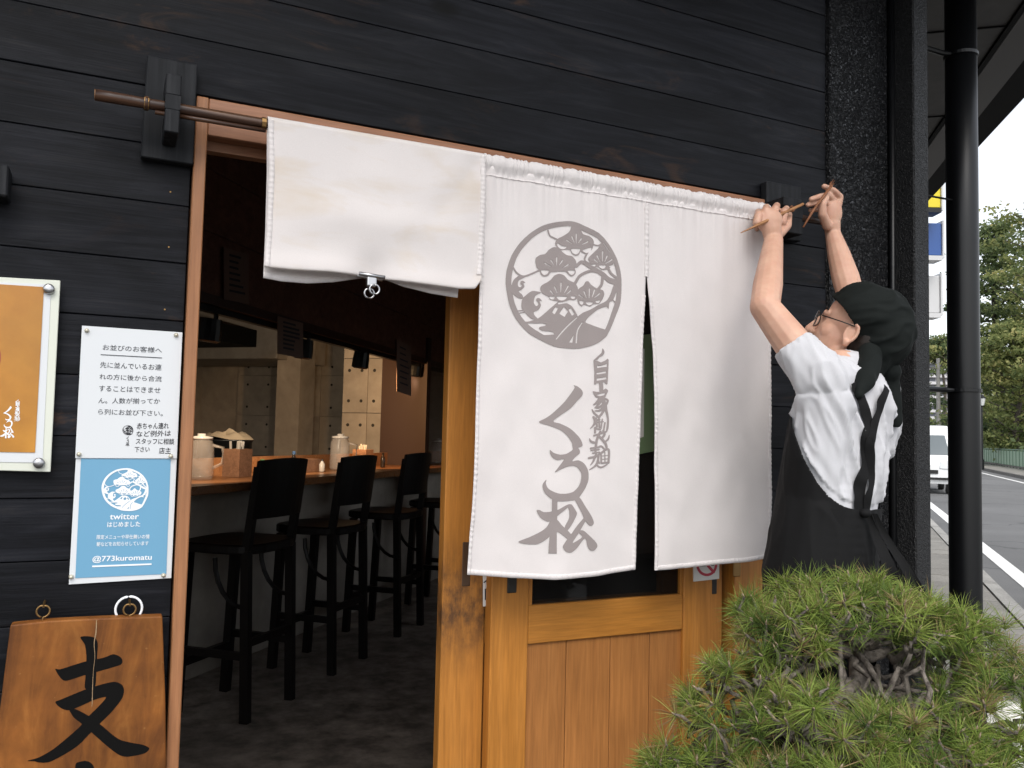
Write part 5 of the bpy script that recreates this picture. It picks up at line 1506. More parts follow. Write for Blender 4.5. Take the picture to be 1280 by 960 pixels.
# --- distant apartment block
ab_d = 330.0
MT['apt'] = M("pale_apartment_wall", (.36, .35, .37), .8)
MT['apt_band'] = M("balcony_white", (.50, .49, .50), .8)
MT['apt_win'] = M("far_window", (.10, .11, .13), .3)
ac = AD(1165, 562, ab_d); ar = np.array([CR[0], CR[1], 0]); ar /= np.linalg.norm(ar); af = np.array([-ar[1], ar[0], 0])
apt = thing("apartment_block", "tall pale apartment block far down the street, seen beside the downpipe", "building", (ac[0], ac[1], 0))
FLH = 2.75; NF = 15
def AP(x, d, z): return np.array([ac[0], ac[1], 0]) + ar * x + af * d + np.array([0, 0, z])
MB().prism([AP(-18, 0, 0)[:2], AP(14, 0, 0)[:2], AP(14, 14, 0)[:2], AP(-18, 14, 0)[:2]], 0, NF * FLH + 1).build("wall", MT['apt'], apt)
wm = None
for f_ in range(NF):
    z = f_ * FLH
    MB().obox(AP(-2, -.9, z + .55), ar * 16.5, af * .9, np.array([0, 0, .55])).build("balcony", MT['apt_band'], apt)
    for k_ in range(8):
        if wm is None:
            wm = MB().obox(AP(-16, -.05, z + 1.8), ar * 1.4, af * .06, np.array([0, 0, .65])).build("window", MT['apt_win'], apt); wl_ = wm.location.copy()
        else:
            c_ = wm.copy(); COL.objects.link(c_); c_.parent = apt; c_.location = wl_ + Vector(ar * 4 * k_) + Vector((0, 0, z))
# --- utility pole by the road
ub = AD(1173.5, 565, 60); 
up_ = thing("utility_pole", "grey concrete utility pole far down the road left of the downpipe", "utility pole", (ub[0], ub[1], 0))
MB().tube([(ub[0], ub[1], 0), (ub[0], ub[1], 7.5)], [.17, .12], 10).build("pole", MT['kerbstone'], up_)
MB().bar(np.array([ub[0], ub[1], 6.8]) - ar * .9, np.array([ub[0], ub[1], 6.8]) + ar * .9, .10).build("crossarm", MT['kerb_dark'], up_)

# --- trees
def leaf_mat(nm, cols, tr=.35):
    m = bpy.data.materials.new(nm); m.use_nodes = True; nt = m.node_tree; b = nt.nodes["Principled BSDF"]; out = nt.nodes["Material Output"]
    at = nd(nt, "ShaderNodeAttribute"); at.attribute_name = "tint"
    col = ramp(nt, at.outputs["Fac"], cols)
    nt.links.new(col, b.inputs["Base Color"]); b.inputs["Roughness"].default_value = .6; b.inputs["Specular IOR Level"].default_value = .25
    t = nd(nt, "ShaderNodeBsdfTranslucent"); nt.links.new(col, t.inputs["Color"])
    mx = nd(nt, "ShaderNodeMixShader"); mx.inputs[0].default_value = tr
    nt.links.new(b.outputs[0], mx.inputs[1]); nt.links.new(t.outputs[0], mx.inputs[2]); nt.links.new(mx.outputs[0], out.inputs["Surface"])
    return m
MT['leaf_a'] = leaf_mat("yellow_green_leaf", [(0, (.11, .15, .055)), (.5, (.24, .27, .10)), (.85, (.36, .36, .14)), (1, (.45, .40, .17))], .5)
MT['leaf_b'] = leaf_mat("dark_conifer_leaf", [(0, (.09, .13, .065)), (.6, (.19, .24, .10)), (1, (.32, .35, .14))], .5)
MT['bark'] = speck("tree_bark", (.04, .032, .026), (.10, .085, .07), 14, .9, .6, .02)
def quads(name, centers, sizes, tints, mat, parent, aspect=.6, kind=None, flat=0.0):
    n = len(centers)
    a = rng.normal(size=(n, 3)); a[:, 2] *= (1 - flat); a /= np.linalg.norm(a, axis=1)[:, None]
    b = rng.normal(size=(n, 3)); b -= (b * a).sum(1)[:, None] * a; b /= np.linalg.norm(b, axis=1)[:, None]
    s = sizes[:, None]
    v = np.stack([centers - a * s, centers + b * s * aspect, centers + a * s, centers - b * s * aspect], 1).reshape(-1, 3)
    me = bpy.data.meshes.new(name)
    me.vertices.add(4 * n); me.vertices.foreach_set("co", v.astype(np.float32).ravel())
    me.loops.add(4 * n); me.loops.foreach_set("vertex_index", np.arange(4 * n, dtype=np.int32))
    me.polygons.add(n); me.polygons.foreach_set("loop_start", np.arange(n, dtype=np.int32) * 4); me.polygons.foreach_set("loop_total", np.full(n, 4, np.int32))
    me.update(calc_edges=True)
    at = me.attributes.new("tint", 'FLOAT', 'POINT'); at.data.foreach_set("value", np.repeat(tints, 4).astype(np.float32))
    o = finish(name, me, mat, parent)
    if kind: o["kind"] = kind
    return o
def tree(base, h, spread, label, kind, nleaf, mat, leaf, group="trees beyond the railing", low=.25):
    t = thing("tree", label, "tree", tuple(base), group)
    b = np.array(base, float)
    tk = MB(); tk.tube([b + np.array([random.uniform(-.2, .2), random.uniform(-.2, .2), h * f_]) if f_ else b for f_ in (0, .25, .5, .75, .95)], [h * .022, h * .018, h * .012, h * .007, h * .002], 8)
    cl = []
    nb = 46 if kind == 'conifer' else 34
    for i in range(nb):
        f_ = low + (1 - low) * (i + random.random()) / nb
        az = i * 2.4 + random.uniform(-.4, .4)
        if kind == 'conifer':
            L = spread * (1.05 - f_) ** .8 * random.uniform(.7, 1.15) + .4; rise = random.uniform(-.12, .12)
        else:
            L = spread * math.sin(math.pi * min(1, (f_ - low) / (1 - low) * .8 + .22)) * random.uniform(.55, 1.1); rise = random.uniform(.1, .6)
        p0 = b + np.array([0, 0, h * f_ * .92])
        d = np.array([math.cos(az), math.sin(az), rise])
        pts = [p0 + d * L * k_ / 4 + np.array([0, 0, -.04 * L * (k_ / 4) ** 2 if kind == 'conifer' else .05 * L * (k_ / 4)]) for k_ in range(5)]
        tk.tube(pts, [h * .006 * (1 - .2 * k_) for k_ in range(5)], 5)
        for k_ in range(1, 5):
            for q in range(3):
                c_ = pts[k_] + np.array([random.gauss(0, .10 * spread), random.gauss(0, .10 * spread), random.gauss(0, .04 * spread)])
                cl.append((c_, random.uniform(.6, 1.25), random.random()))
    tk.build("trunk", MT['bark'], t)
    nper = nleaf // len(cl)
    cs, ts = [], []
    for c_, r_, tn in cl:
        sg = np.array([.085 * spread, .085 * spread, .03 * spread]) * r_
        pts = rng.normal(size=(nper, 3)) * sg + c_
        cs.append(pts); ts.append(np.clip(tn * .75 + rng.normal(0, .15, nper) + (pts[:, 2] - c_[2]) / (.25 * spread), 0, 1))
    cs = np.concatenate(cs); ts = np.concatenate(ts)
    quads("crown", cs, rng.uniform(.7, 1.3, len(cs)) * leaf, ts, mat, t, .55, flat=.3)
    return t
def ground_at(px, dep):
    p = AD(px, 570, dep); return (p[0], p[1], 0)
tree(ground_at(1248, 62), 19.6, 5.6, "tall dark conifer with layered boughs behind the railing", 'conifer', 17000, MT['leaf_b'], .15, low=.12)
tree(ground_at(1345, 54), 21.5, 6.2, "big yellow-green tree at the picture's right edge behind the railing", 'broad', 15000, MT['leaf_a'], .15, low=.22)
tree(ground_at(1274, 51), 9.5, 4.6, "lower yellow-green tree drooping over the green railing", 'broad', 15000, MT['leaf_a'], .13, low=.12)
tree(ground_at(1180, 100), 14.8, 5.0, "small far tree in front of the apartment block", 'broad', 5000, MT['leaf_a'], .20, low=.78)
tree(ground_at(1232, 95), 6.0, 4.0, "dense dark tree behind the downpipe and street lamp", 'broad', 9000, MT['leaf_b'], .24, low=.1)
tree(ground_at(1150, 120), 5.0, 4.0, "far low tree left of the apartment block's foot", 'broad', 7000, MT['leaf_b'], .26, low=.1)
tree(ground_at(1305, 80), 11.0, 6.5, "broad green tree filling the gap behind the front trees", 'broad', 14000, MT['leaf_b'], .24, low=.05)
# hedge mass under the trees, too dense to count
hc = []
for i in range(9000):
    s = random.uniform(45, 110); hc.append(SP(s, tr_ + 1.2 + random.gauss(1.2, .8), abs(random.gauss(.6, .55))))
hc = np.array(hc)
hd = quads("undergrowth", hc, rng.uniform(.1, .26, len(hc)), rng.uniform(0, .9, len(hc)), MT['leaf_b'], None, .6)
tag(hd, "dark green undergrowth behind the railing", "undergrowth", kind="stuff")

# ================================================================== pine in the foreground
pine = thing("garden_pine", "clipped garden pine with green needle tufts and bare grey branches in the foreground", "pine tree", tuple(AD(1065, 560, 1.62) * np.array([1, 1, 0])))
MT['pine_bark'] = speck("pine_bark", (.045, .035, .029), (.22, .19, .16), 45, .9, .9, .01, .35, .65)
MT['needle'] = leaf_mat("pine_needle", [(0, (.04, .07, .018)), (.3, (.095, .155, .032)), (.65, (.20, .27, .05)), (.92, (.31, .37, .09)), (1, (.26, .18, .09))], .3)
MT['bud'] = speck("pine_bud", (.16, .11, .07), (.30, .24, .16), 200, .8, .3, .001)
def px_of(p):
    v = np.array(p) - C; d = v @ CF
    return 640 + FPX * (v @ CR) / d, 480 - FPX * (v @ CU) / d
LR = np.array([CR[0], CR[1], 0]); LR /= np.linalg.norm(LR); LF = np.array([-LR[1], LR[0], 0])
tufts = []
def pad(px, py, dep, rx, ry, rz, n, up=.55, lo=-.15):
    c_ = AD(px, py, dep)
    for _ in range(n):
        while True:
            d = rng.normal(size=3); d /= np.linalg.norm(d)
            if d[2] > lo: break
        k_ = random.uniform(.80, 1.03)
        p = c_ + (LR * d[0] * rx + LF * d[1] * ry + np.array([0, 0, d[2] * rz])) * k_
        p = p + rng.normal(0, .006, 3)
        dr = LR * d[0] * .8 + LF * d[1] * .8 + np.array([0, 0, max(d[2], 0) * .9 + up])
        tufts.append((p, (lambda q_: q_ / np.linalg.norm(q_))(dr / np.linalg.norm(dr) + rng.normal(0, .28, 3))))
    return c_
PADS = [pad(1065, 792, 1.66, .235, .20, .112, 147, lo=.12), pad(925, 880, 1.55, .110, .13, .085, 61), pad(1035, 915, 1.44, .150, .13, .070, 64), pad(1150, 935, 1.40, .130, .12, .065, 53),
        pad(1245, 890, 1.50, .120, .14, .090, 67), pad(1190, 800, 1.66, .095, .12, .060, 44), pad(915, 985, 1.46, .13, .13, .080, 56), pad(1060, 1010, 1.32, .20, .12, .08, 64), pad(1265, 985, 1.38, .13, .12, .08, 50), pad(980, 800, 1.62, .10, .12, .055, 36), pad(835, 960, 1.5, .05, .06, .045, 14)]
tufts += [(AD(843, 893, 1.5), np.array([-.75, -.2, .5])), (AD(862, 908, 1.5), np.array([-.5, -.3, .7])), (AD(860, 878, 1.53), np.array([-.6, .1, .7]))]
tufts = [t for t in tufts if not (((px_of(t[0])[0] - 1062) / 72) ** 2 + ((px_of(t[0])[1] - 806) / 30) ** 2 < 1 and random.random() < .40)]
# branches: trunk, limbs to each pad, twigs to each tuft
tb = pine.location
trunk_pts = [np.array([tb[0], tb[1], 0]), np.array([tb[0] + .03, tb[1] + .02, .35]), np.array([tb[0] - .02, tb[1], .62]), AD(1075, 850, 1.62), AD(1068, 815, 1.66)]
MB().tube(trunk_pts, [.055, .046, .036, .020, .011], 10).build("trunk", MT['pine_bark'], pine, smooth=True)
nodes_ = []
def wob(p, q, n, amp):
    out = []
    for k_ in range(n + 1):
        t_ = k_ / n
        out.append(p * (1 - t_) + q * t_ + (rng.normal(0, amp, 3) if 0 < k_ < n else 0) + np.array([0, 0, -.25 * amp * 4 * t_ * (1 - t_) * 3]))
    return out
hub = AD(1075, 852, 1.62)
for i, c_ in enumerate(PADS):
    start = trunk_pts[4] if i in (0, 5, 9) else (hub if c_[2] > .72 else trunk_pts[2])
    pts = wob(np.array(start), c_ + np.array([0, 0, -.025]), 6, .014)
    MB().tube(pts, [.013, .012, .011, .0095, .0085, .0075, .006], 8).build("limb", MT['pine_bark'], pine, smooth=True)
    nodes_ += pts[2:]
    for k_ in range(12):                                   # secondary branches spreading from the limb
        s_ = pts[random.randint(2, 6)]
        near = [t for t in tufts if np.linalg.norm(t[0] - c_) < .26]
        if not near: continue
        tgt = random.choice(near)[0]
        pp = wob(np.array(s_), s_ + (tgt - s_) * .8 + np.array([0, 0, -.012]), 5, .010)
        MB().tube(pp, [.0070, .0064, .0058, .0050, .0044, .0038], 6).build("branch", MT['pine_bark'], pine, smooth=True)
        nodes_ += pp[2:]
N_ = np.array(nodes_)
tw = MB()
for p, d in tufts:
    j = int(np.argmin(((N_ - p) ** 2).sum(1) + np.where(N_[:, 2] > p[2] + .01, .02, 0)))
    tw.tube(wob(N_[j], p, 4, .006), [.0044, .0040, .0036, .0032, .0028], 5)
tw_o = tw.build("twigs", MT['pine_bark'], pine, smooth=True); tw_o["kind"] = "stuff"
# needles
nv, nf, ntint = [], [], []
bud = MB()
vi = 0
V_, T_ = [], []
for p, d in tufts:
    n = random.randint(55, 95)
    if random.random() < .10: continue
    base_t = min(1, max(0, random.gauss(.60, .22)))
    L0 = random.uniform(.034, .060)
    ref = np.array([0, 0, 1.0]) if abs(d[2]) < .9 else np.array([1.0, 0, 0])
    a = np.cross(d, ref); a /= np.linalg.norm(a); b = np.cross(d, a)
    for k_ in range(n):
        th = random.uniform(0, 6.283); spread_ = math.radians(12 + 76 * math.sqrt(random.random()))
        if random.random() < .12: spread_ = math.radians(random.uniform(80, 120))
        dr = d * math.cos(spread_) + (a * math.cos(th) + b * math.sin(th)) * math.sin(spread_)
        L = L0 * random.uniform(.65, 1.15)
        q0 = p - d * random.uniform(0, .018)
        droop = np.array([0, 0, -.10 * L]) * random.uniform(-.3, 1.3)
        sd_ = np.cross(dr, rng.normal(size=3)); sd_ /= np.linalg.norm(sd_) + 1e-9
        w_ = .00052
        m1 = q0 + dr * L * .55 - droop * .2; e_ = q0 + dr * L + droop
        V_ += [q0 - sd_ * w_, q0 + sd_ * w_, m1 + sd_ * w_, m1 - sd_ * w_, e_]
        tt = base_t + random.gauss(0, .12) + (.10 if spread_ < .5 else 0)
        if random.random() < .07: tt = 1.0
        T_.append(min(1, max(0, tt)))
V_ = np.array(V_, np.float32); nn_ = len(T_)
me = bpy.data.meshes.new("needles")
me.vertices.add(len(V_)); me.vertices.foreach_set("co", V_.ravel())
li = np.concatenate([np.arange(nn_)[:, None] * 5 + np.array([0, 1, 2, 3]), np.arange(nn_)[:, None] * 5 + np.array([3, 2, 4, 4])], 1)
loops = np.concatenate([np.arange(nn_)[:, None] * 5 + np.array([0, 1, 2, 3]), np.arange(nn_)[:, None] * 5 + np.array([3, 2, 4])], 1).ravel()
me.loops.add(len(loops)); me.loops.foreach_set("vertex_index", loops.astype(np.int32))
me.polygons.add(2 * nn_)
ls = np.stack([np.arange(nn_) * 7, np.arange(nn_) * 7 + 4], 1).ravel(); lt = np.tile([4, 3], nn_)
me.polygons.foreach_set("loop_start", ls.astype(np.int32)); me.polygons.foreach_set("loop_total", lt.astype(np.int32))
me.update(calc_edges=True)
at = me.attributes.new("tint", 'FLOAT', 'POINT'); at.data.foreach_set("value", np.repeat(np.array(T_, np.float32), 5))
no_ = finish("needles", me, MT['needle'], pine); no_["kind"] = "stuff"
bm_ = MB()
for p, d in tufts:
    bm_.tube([p - d * .004, p + d * .004, p + d * .010], [.0018, .0021, .0005], 5)
bo = bm_.build("buds", MT['bud'], pine, smooth=True); bo["kind"] = "stuff"
# white garden stones near the pine's foot
MT['white_stone'] = speck("white_stone", (.50, .48, .44), (.72, .70, .66), 25, .8, .4, .004, big=5)
for i, (px, py, r, lb) in enumerate(((1188, 905, .10, "white garden stone glimpsed through the pine below the downpipe"), (1222, 922, .12, "larger white garden stone right of the downpipe behind the pine"), (1262, 905, .11, "white garden stone nearest the picture's right edge behind the pine"), (1180, 868, .08, "smallest white garden stone at the foot of the downpipe"), (1252, 955, .13, "biggest white garden stone low at the right behind the pine"))):
    p = G(px, py, .03)
    bm = bmesh.new(); bmesh.ops.create_icosphere(bm, subdivisions=2, radius=1)
    for v in bm.verts:
        k_ = 1 + .35 * noise.noise(v.co * 1.6 + Vector((i * 7, 0, 0)))
        v.co = Vector((v.co.x * r * k_, v.co.y * r * .8 * k_, v.co.z * r * .6 * k_)) + Vector((p[0], p[1], .02 + r * .45))
    me = bpy.data.meshes.new("garden_stone"); bm.to_mesh(me); bm.free()
    o = finish("garden_stone", me, MT['white_stone'])
    tag(o, lb, "stone", "white stones by the pine")

# ================================================================== the person
MT['skin'] = None
def skin_mat():
    def bd(nt, b):
        n1 = noise_n(nt, coords(nt, (1, 1, 1), jitter=False), 14, 4, .6); n2 = noise_n(nt, coords(nt, (1, 1, 1), jitter=False), 260, 3, .6)
        n3 = noise_n(nt, coords(nt, (1, 1, 1), jitter=False), 55, 4, .6)
        col = ramp(nt, n1, [(.3, (.47, .265, .185)), (.7, (.58, .36, .262))])
        col = mixc(nt, ramp(nt, n3, [(.45, g(0)), (.75, g(.45))]), col, (.50, .245, .18))
        nt.links.new(col, b.inputs["Base Color"])
        b.inputs["Subsurface Weight"].default_value = .12; b.inputs["Subsurface Radius"].default_value = (.9, .35, .2); b.inputs["Subsurface Scale"].default_value = .008
        bump(nt, b, n2, .12, .0008)
    return M("skin", (.55, .3, .2), .5, spec=.35, build=bd)
MT['skin'] = skin_mat()
MT['tee'] = cloth_mat("white_jersey", (.56, .56, .585), weave=700, transl=.12)
MT['apron'] = cloth_mat("black_apron_cloth", (.0042, .0042, .0046), weave=600, transl=0, rough=.8, sheen=0)
MT['trouser'] = cloth_mat("black_trouser_cloth", (.004, .004, .0045), weave=500, transl=0, rough=.85, sheen=0)
MT['wrap'] = cloth_mat("black_head_cloth", (.0042, .0062, .0056), weave=700, transl=0, rough=.85, sheen=0)
MT['hair'] = M("dark_brown_hair", (.010, .006, .004), .55, spec=.2)
MT['nail'] = M("finger_nail", (.62, .45, .38), .3)

class Blob(MB):
    def cap(self, p, q, r0, r1, n=14, m=5, sq=None):
        """tapered capsule; sq = (axis vector, factor) flattens across that axis"""
        p, q = np.array(p, float), np.array(q, float); d = q - p; L = np.linalg.norm(d); d /= L + 1e-12
        prof = [(r0 * math.sin(t), -r0 * math.cos(t)) for t in np.linspace(0.06, math.pi / 2, m)] + [(r1 * math.cos(t), L + r1 * math.sin(t)) for t in np.linspace(0, math.pi / 2 - .06, m)]
        k_ = len(self.v)
        self.lathe(prof, p, axis=tuple(d), n=n)
        if sq is not None:
            ax = np.array(sq[0], float); ax /= np.linalg.norm(ax)
            for i in range(k_, len(self.v)):
                v = np.array(self.v[i]); t = np.clip((v - p) @ d / (L + 1e-9), 0, 1); c = p + d * L * t
                self.v[i] = tuple(v - ax * ((v - c) @ ax) * (1 - sq[1]))
        return self
    def ell(self, c, ax, ay, az, n=18, m=10):
        c, ax, ay, az = (np.array(t, float) for t in (c, ax, ay, az))
        vs_, fs = [], []
        for i in range(m + 1):
            ph = math.pi * i / m
            for j in range(n):
                th = 2 * math.pi * j / n
                s = max(math.sin(ph), .02)
                vs_.append(c + ax * s * math.cos(th) + ay * s * math.sin(th) + az * math.cos(ph))
        for i in range(m):
            for j in range(n):
                fs.append((i * n + j, i * n + (j + 1) % n, (i + 1) * n + (j + 1) % n, (i + 1) * n + j))
        fs.append(tuple(range(n - 1, -1, -1))); fs.append(tuple(m * n + j for j in range(n)))
        return self.add(vs_, fs)
    def chain(self, pts, rs, **kw):
        for i in range(len(pts) - 1): self.cap(pts[i], pts[i + 1], rs[i], rs[i + 1], **kw)
        return self
    def remesh(self, voxel, smooth=4, fac=.5):
        me = bpy.data.meshes.new("blob"); me.from_pydata(self.v, [], self.f)
        bm = bmesh.new(); bm.from_mesh(me); bmesh.ops.recalc_face_normals(bm, faces=bm.faces); bm.to_mesh(me); bm.free()
        ob = bpy.data.objects.new("blob", me); COL.objects.link(ob)
        md = ob.modifiers.new("r", 'REMESH'); md.mode = 'VOXEL'; md.voxel_size = voxel
        if smooth:
            sm = ob.modifiers.new("s", 'SMOOTH'); sm.iterations = smooth; sm.factor = fac
        dg = bpy.context.evaluated_depsgraph_get()
        out = bpy.data.meshes.new_from_object(ob.evaluated_get(dg))
        bpy.data.objects.remove(ob)
        out.materials.clear()
        return out
def arr(me):
    co = np.empty(len(me.vertices) * 3, np.float32); me.vertices.foreach_get("co", co); return co.reshape(-1, 3)
def put(me, co): me.vertices.foreach_set("co", np.asarray(co, np.float32).ravel()); me.update()
def normals(me):
    no = np.empty(len(me.vertices) * 3, np.float32); me.vertices.foreach_get("normal", no); return no.reshape(-1, 3)

bf = np.array([-.32, .947, 0]); bf /= np.linalg.norm(bf)          # way the body faces
bl_ = np.array([-bf[1], bf[0], 0])                                # its left
UPV = np.array([0, 0, 1.0])
YP_ = -.33
T_up = W(1062, 484, YP_)                                           # between the shoulders
chest, waist, hips = W(1054, 512, YP_), W(1036, 628, YP_), W(1026, 716, YP_)
Ls, Rs = T_up + bl_ * .145 + UPV * .005, T_up - bl_ * .140 + UPV * .005
Le, Lw = W(956, 384, -.29), W(967, 300, -.150)
Re, Rw = W(1064, 372, -.20), W(1041, 292, -.125)
body = Blob()
# head
fh = np.array([-.56, .75, .34]); fh /= np.linalg.norm(fh)
lh = np.cross(UPV, fh); lh /= np.linalg.norm(lh); uh = np.cross(fh, lh)
Hc = W(1073, 411, -.315)
def H(a, b, c): return Hc + fh * a + lh * b + uh * c
body.ell(H(-.005, 0, .016), fh * .085, lh * .070, uh * .080)
body.ell(H(.036, 0, -.040), fh * .054, lh * .056, uh * .072)
body.cap(H(.02, .035, -.075), H(.064, .012, -.100), .026, .020).cap(H(.02, -.035, -.075), H(.064, -.012, -.100), .026, .020)
body.cap(H(.070, 0, -.104), H(.074, 0, -.096), .018, .017)
body.cap(H(.084, 0, .004), H(.106, 0, -.034), .008, .0105).cap(H(.094, .009, -.037), H(.094, -.009, -.037), .0075, .0075)
body.ell(H(.082, 0, -.062), fh * .010, lh * .020, uh * .006).ell(H(.080, 0, -.072), fh * .010, lh * .017, uh * .007)
body.cap(H(.074, .030, .013), H(.080, .008, .011), .009, .008).cap(H(.074, -.030, .013), H(.080, -.008, .011), .009, .008)
for s in (1, -1):
    body.ell(H(.052, s * .034, -.030), fh * .024, lh * .020, uh * .024)
    er = [H(.001 + .0128 * math.cos(a) - .003 * math.sin(a), s * (.0755 + .004 * (math.cos(a) < 0)), -.021 + .022 * math.sin(a)) for a in np.linspace(-1.9, 3.9, 12)]
    body.chain(er, [.0044] * 12, n=8, m=3)
    body.ell(H(.003, s * .073, -.022), fh * .014, lh * .005, uh * .026)
    body.cap(H(.005, s * .075, -.047), H(.003, s * .077, -.043), .0075, .007)
# neck, torso, hips, legs (mostly under clothes)
body.cap(H(-.028, 0, -.075), T_up + UPV * .01, .052, .058)
body.ell(chest, bf * .078, bl_ * .118, UPV * .14).ell(waist, bf * .075, bl_ * .108, UPV * .14).ell(hips, bf * .085, bl_ * .125, UPV * .12)
body.cap(Ls * .7 + T_up * .3, Rs * .7 + T_up * .3, .045, .045)
legs = []
for s in (1, -1):
    hp = hips + bl_ * s * .070 - UPV * .06
    kn = np.array([hp[0], hp[1], .50]) + bf * .02 + bl_ * s * .01
    an = np.array([hp[0], hp[1], .09]) - bf * .02 + bl_ * s * .015
    legs.append((hp, kn, an))
    body.chain([hp, kn, an], [.080, .052, .036]); body.cap(an - UPV * .04 - bf * .03, an - UPV * .055 + bf * .14, .038, .03)
# arms
def arm(sh, el, wr, mus):
    body.chain([sh, sh * .45 + el * .55, el], [.046, .041, .0335])
    body.chain([el, el * .70 + wr * .30, el * .35 + wr * .65, wr], [.0335, .0345, .029, mus])
arm(Ls, Le, Lw, .0235); arm(Rs, Re, Rw, .0200)
# left hand: a fist over the rod end, back of the hand to the camera
def pxs(lst): return [W(a, b, y) for a, b, y in lst]
hl = Blob()
hl.cap(Lw, W(964, 284, -.152), .0230, .025, sq=(CF, .8))
hl.ell(W(962, 276, -.150), CR * .033, UPV * .034, CF * .020)
for i, (x0_, x1_, top) in enumerate(((980, 984, 262), (969, 972, 258), (957, 959, 260), (948, 949, 266))):
    hl.chain(pxs([(x0_ - 2, 278, -.150), (x0_, top + 3, -.148), (x1_ - 1, top - 1, -.118), (x1_ - 2, top + 6, -.082), (x1_ - 3, top + 20, -.085)]), [.0110, .0102, .0092, .0086, .0078], n=10, m=4)
hl.chain(pxs([(974, 292, -.150), (984, 282, -.140), (986, 268, -.125)]), [.014, .0115, .009], n=10, m=4)
body.add(hl.v, hl.f)
# right hand: pinching the bamboo strip
hr = Blob()
hr.cap(Rw, W(1040, 279, -.128), .0200, .022, sq=(CF, .85))
hr.ell(W(1040, 266, -.130), CR * .027, UPV * .040, CF * .018)
fing = (([(1048, 256, -.132), (1050, 246, -.135), (1042, 238, -.140), (1030, 233, -.142)], [.0102, .0092, .0082, .0072]),
        ([(1044, 254, -.128), (1036, 244, -.138), (1024, 246, -.142), (1014, 249, -.140)], [.0102, .0090, .0080, .0070]),
        ([(1040, 260, -.126), (1030, 252, -.132), (1018, 254, -.134), (1010, 256, -.130)], [.0098, .0086, .0076, .0068]),
        ([(1036, 266, -.122), (1028, 261, -.124), (1018, 262, -.122), (1013, 263, -.116)], [.0094, .0080, .0070, .0062]))
for pts, rs in fing: hr.chain(pxs(pts), rs, n=10, m=4)
hr.chain(pxs([(1034, 282, -.134), (1028, 268, -.146), (1028, 255, -.150), (1033, 247, -.149)]), [.0135, .0118, .0100, .0080], n=10, m=4)
body.add(hr.v, hr.f)
bme = body.remesh(.0024, 3, .5)
person = finish("person", bme, MT['skin'], None, smooth=True)
tag(person, "person in white T-shirt, black apron and black head cloth reaching up to the curtain rod", "person")

ax_c = lambda z: np.array([np.interp(z, [hips[2], waist[2], chest[2]], [hips[0], waist[0], chest[0]]), np.interp(z, [hips[2], waist[2], chest[2]], [hips[1], waist[1], chest[1]]), 0])
def keep_apron(p):
    u = (np.array([p[0], p[1], 0]) - ax_c(p[2])) @ bf
    v = (np.array([p[0], p[1], 0]) - ax_c(p[2])) @ bl_
    zl = waist[2] - .012 + .03 * math.log1p(math.exp(min(40, (.117 + 1.75 * u) / .03)))
    return min(min(zl, chest[2] + .10) - p[2], p[2] - hips[2] + .02)
# T-shirt
sh = Blob()
for t_ in np.linspace(0, 1, 13):
    c_ = chest * (1 - t_) + waist * t_ if True else chest
    sh.ell(c_, bf * (.094 + .004 * t_), bl_ * (.140 - .010 * t_), UPV * (.13 - .03 * t_))
for t_ in np.linspace(0, 1, 9):
    sh.ell(waist * (1 - t_) + hips * t_, bf * (.098 + .010 * t_), bl_ * (.130 + .016 * t_), UPV * .10)
sh.cap(Ls * .75 + T_up * .25, Rs * .75 + T_up * .25, .056, .056)
sh.cap(T_up + UPV * .0, H(-.03, 0, -.10) * .35 + T_up * .65, .070, .060)
for s_, e_ in ((Ls, Le), (Rs, Re)):
    sh.chain([chest * .5 + s_ * .5 - UPV * .02, s_, s_ * .60 + e_ * .40], [.050, .055, .048])
sh.cap(Ls - UPV * .05 + bl_ * -.01, waist + bl_ * .055, .060, .072).cap(Rs - UPV * .05 + bl_ * .01, waist - bl_ * .055, .060, .072)
sme = sh.remesh(.0042, 6, .5)
co, no = arr(sme), normals(sme)
dsp = np.zeros(len(co))
fd = (waist - bf * .09) - Ls; fd = fd / np.linalg.norm(fd); fa = np.cross(fd, UPV); fa /= np.linalg.norm(fa); fb = np.cross(fd, fa)
for i, p in enumerate(co):
    u = (p - chest) @ bf; v = (p - chest) @ bl_; z = p[2] - chest[2]
    # long pulled folds running from the raised shoulder down to the small of the back
    al, a1, a2 = p @ fd, p @ fa, p @ fb
    nz1 = noise.noise(Vector((a1 * 19 + 3, a2 * 19, al * 3.2))); nz2 = noise.noise(Vector((a1 * 38, a2 * 38 + 7, al * 6.5)))
    nz3 = noise.noise(Vector((p[0] * 8, p[1] * 8, p[2] * 8)))
    wgt = .55 + .45 * min(1, max(0, (.16 - z) / .12))
    dsp[i] = wgt * (.0105 * max(0, 1 - 2.6 * abs(nz1)) ** 1.6 + .0050 * max(0, 1 - 2.6 * abs(nz2)) ** 1.5) + .004 * nz3
    if keep_apron(p) > -.01: dsp[i] *= .25
shirt_bvh_me = sme.copy()
co = co + no * dsp[:, None]
put(sme, co)
bvh = BVHTree.FromPolygons([Vector(p) for p in co], [tuple(pl.vertices) for pl in sme.polygons])
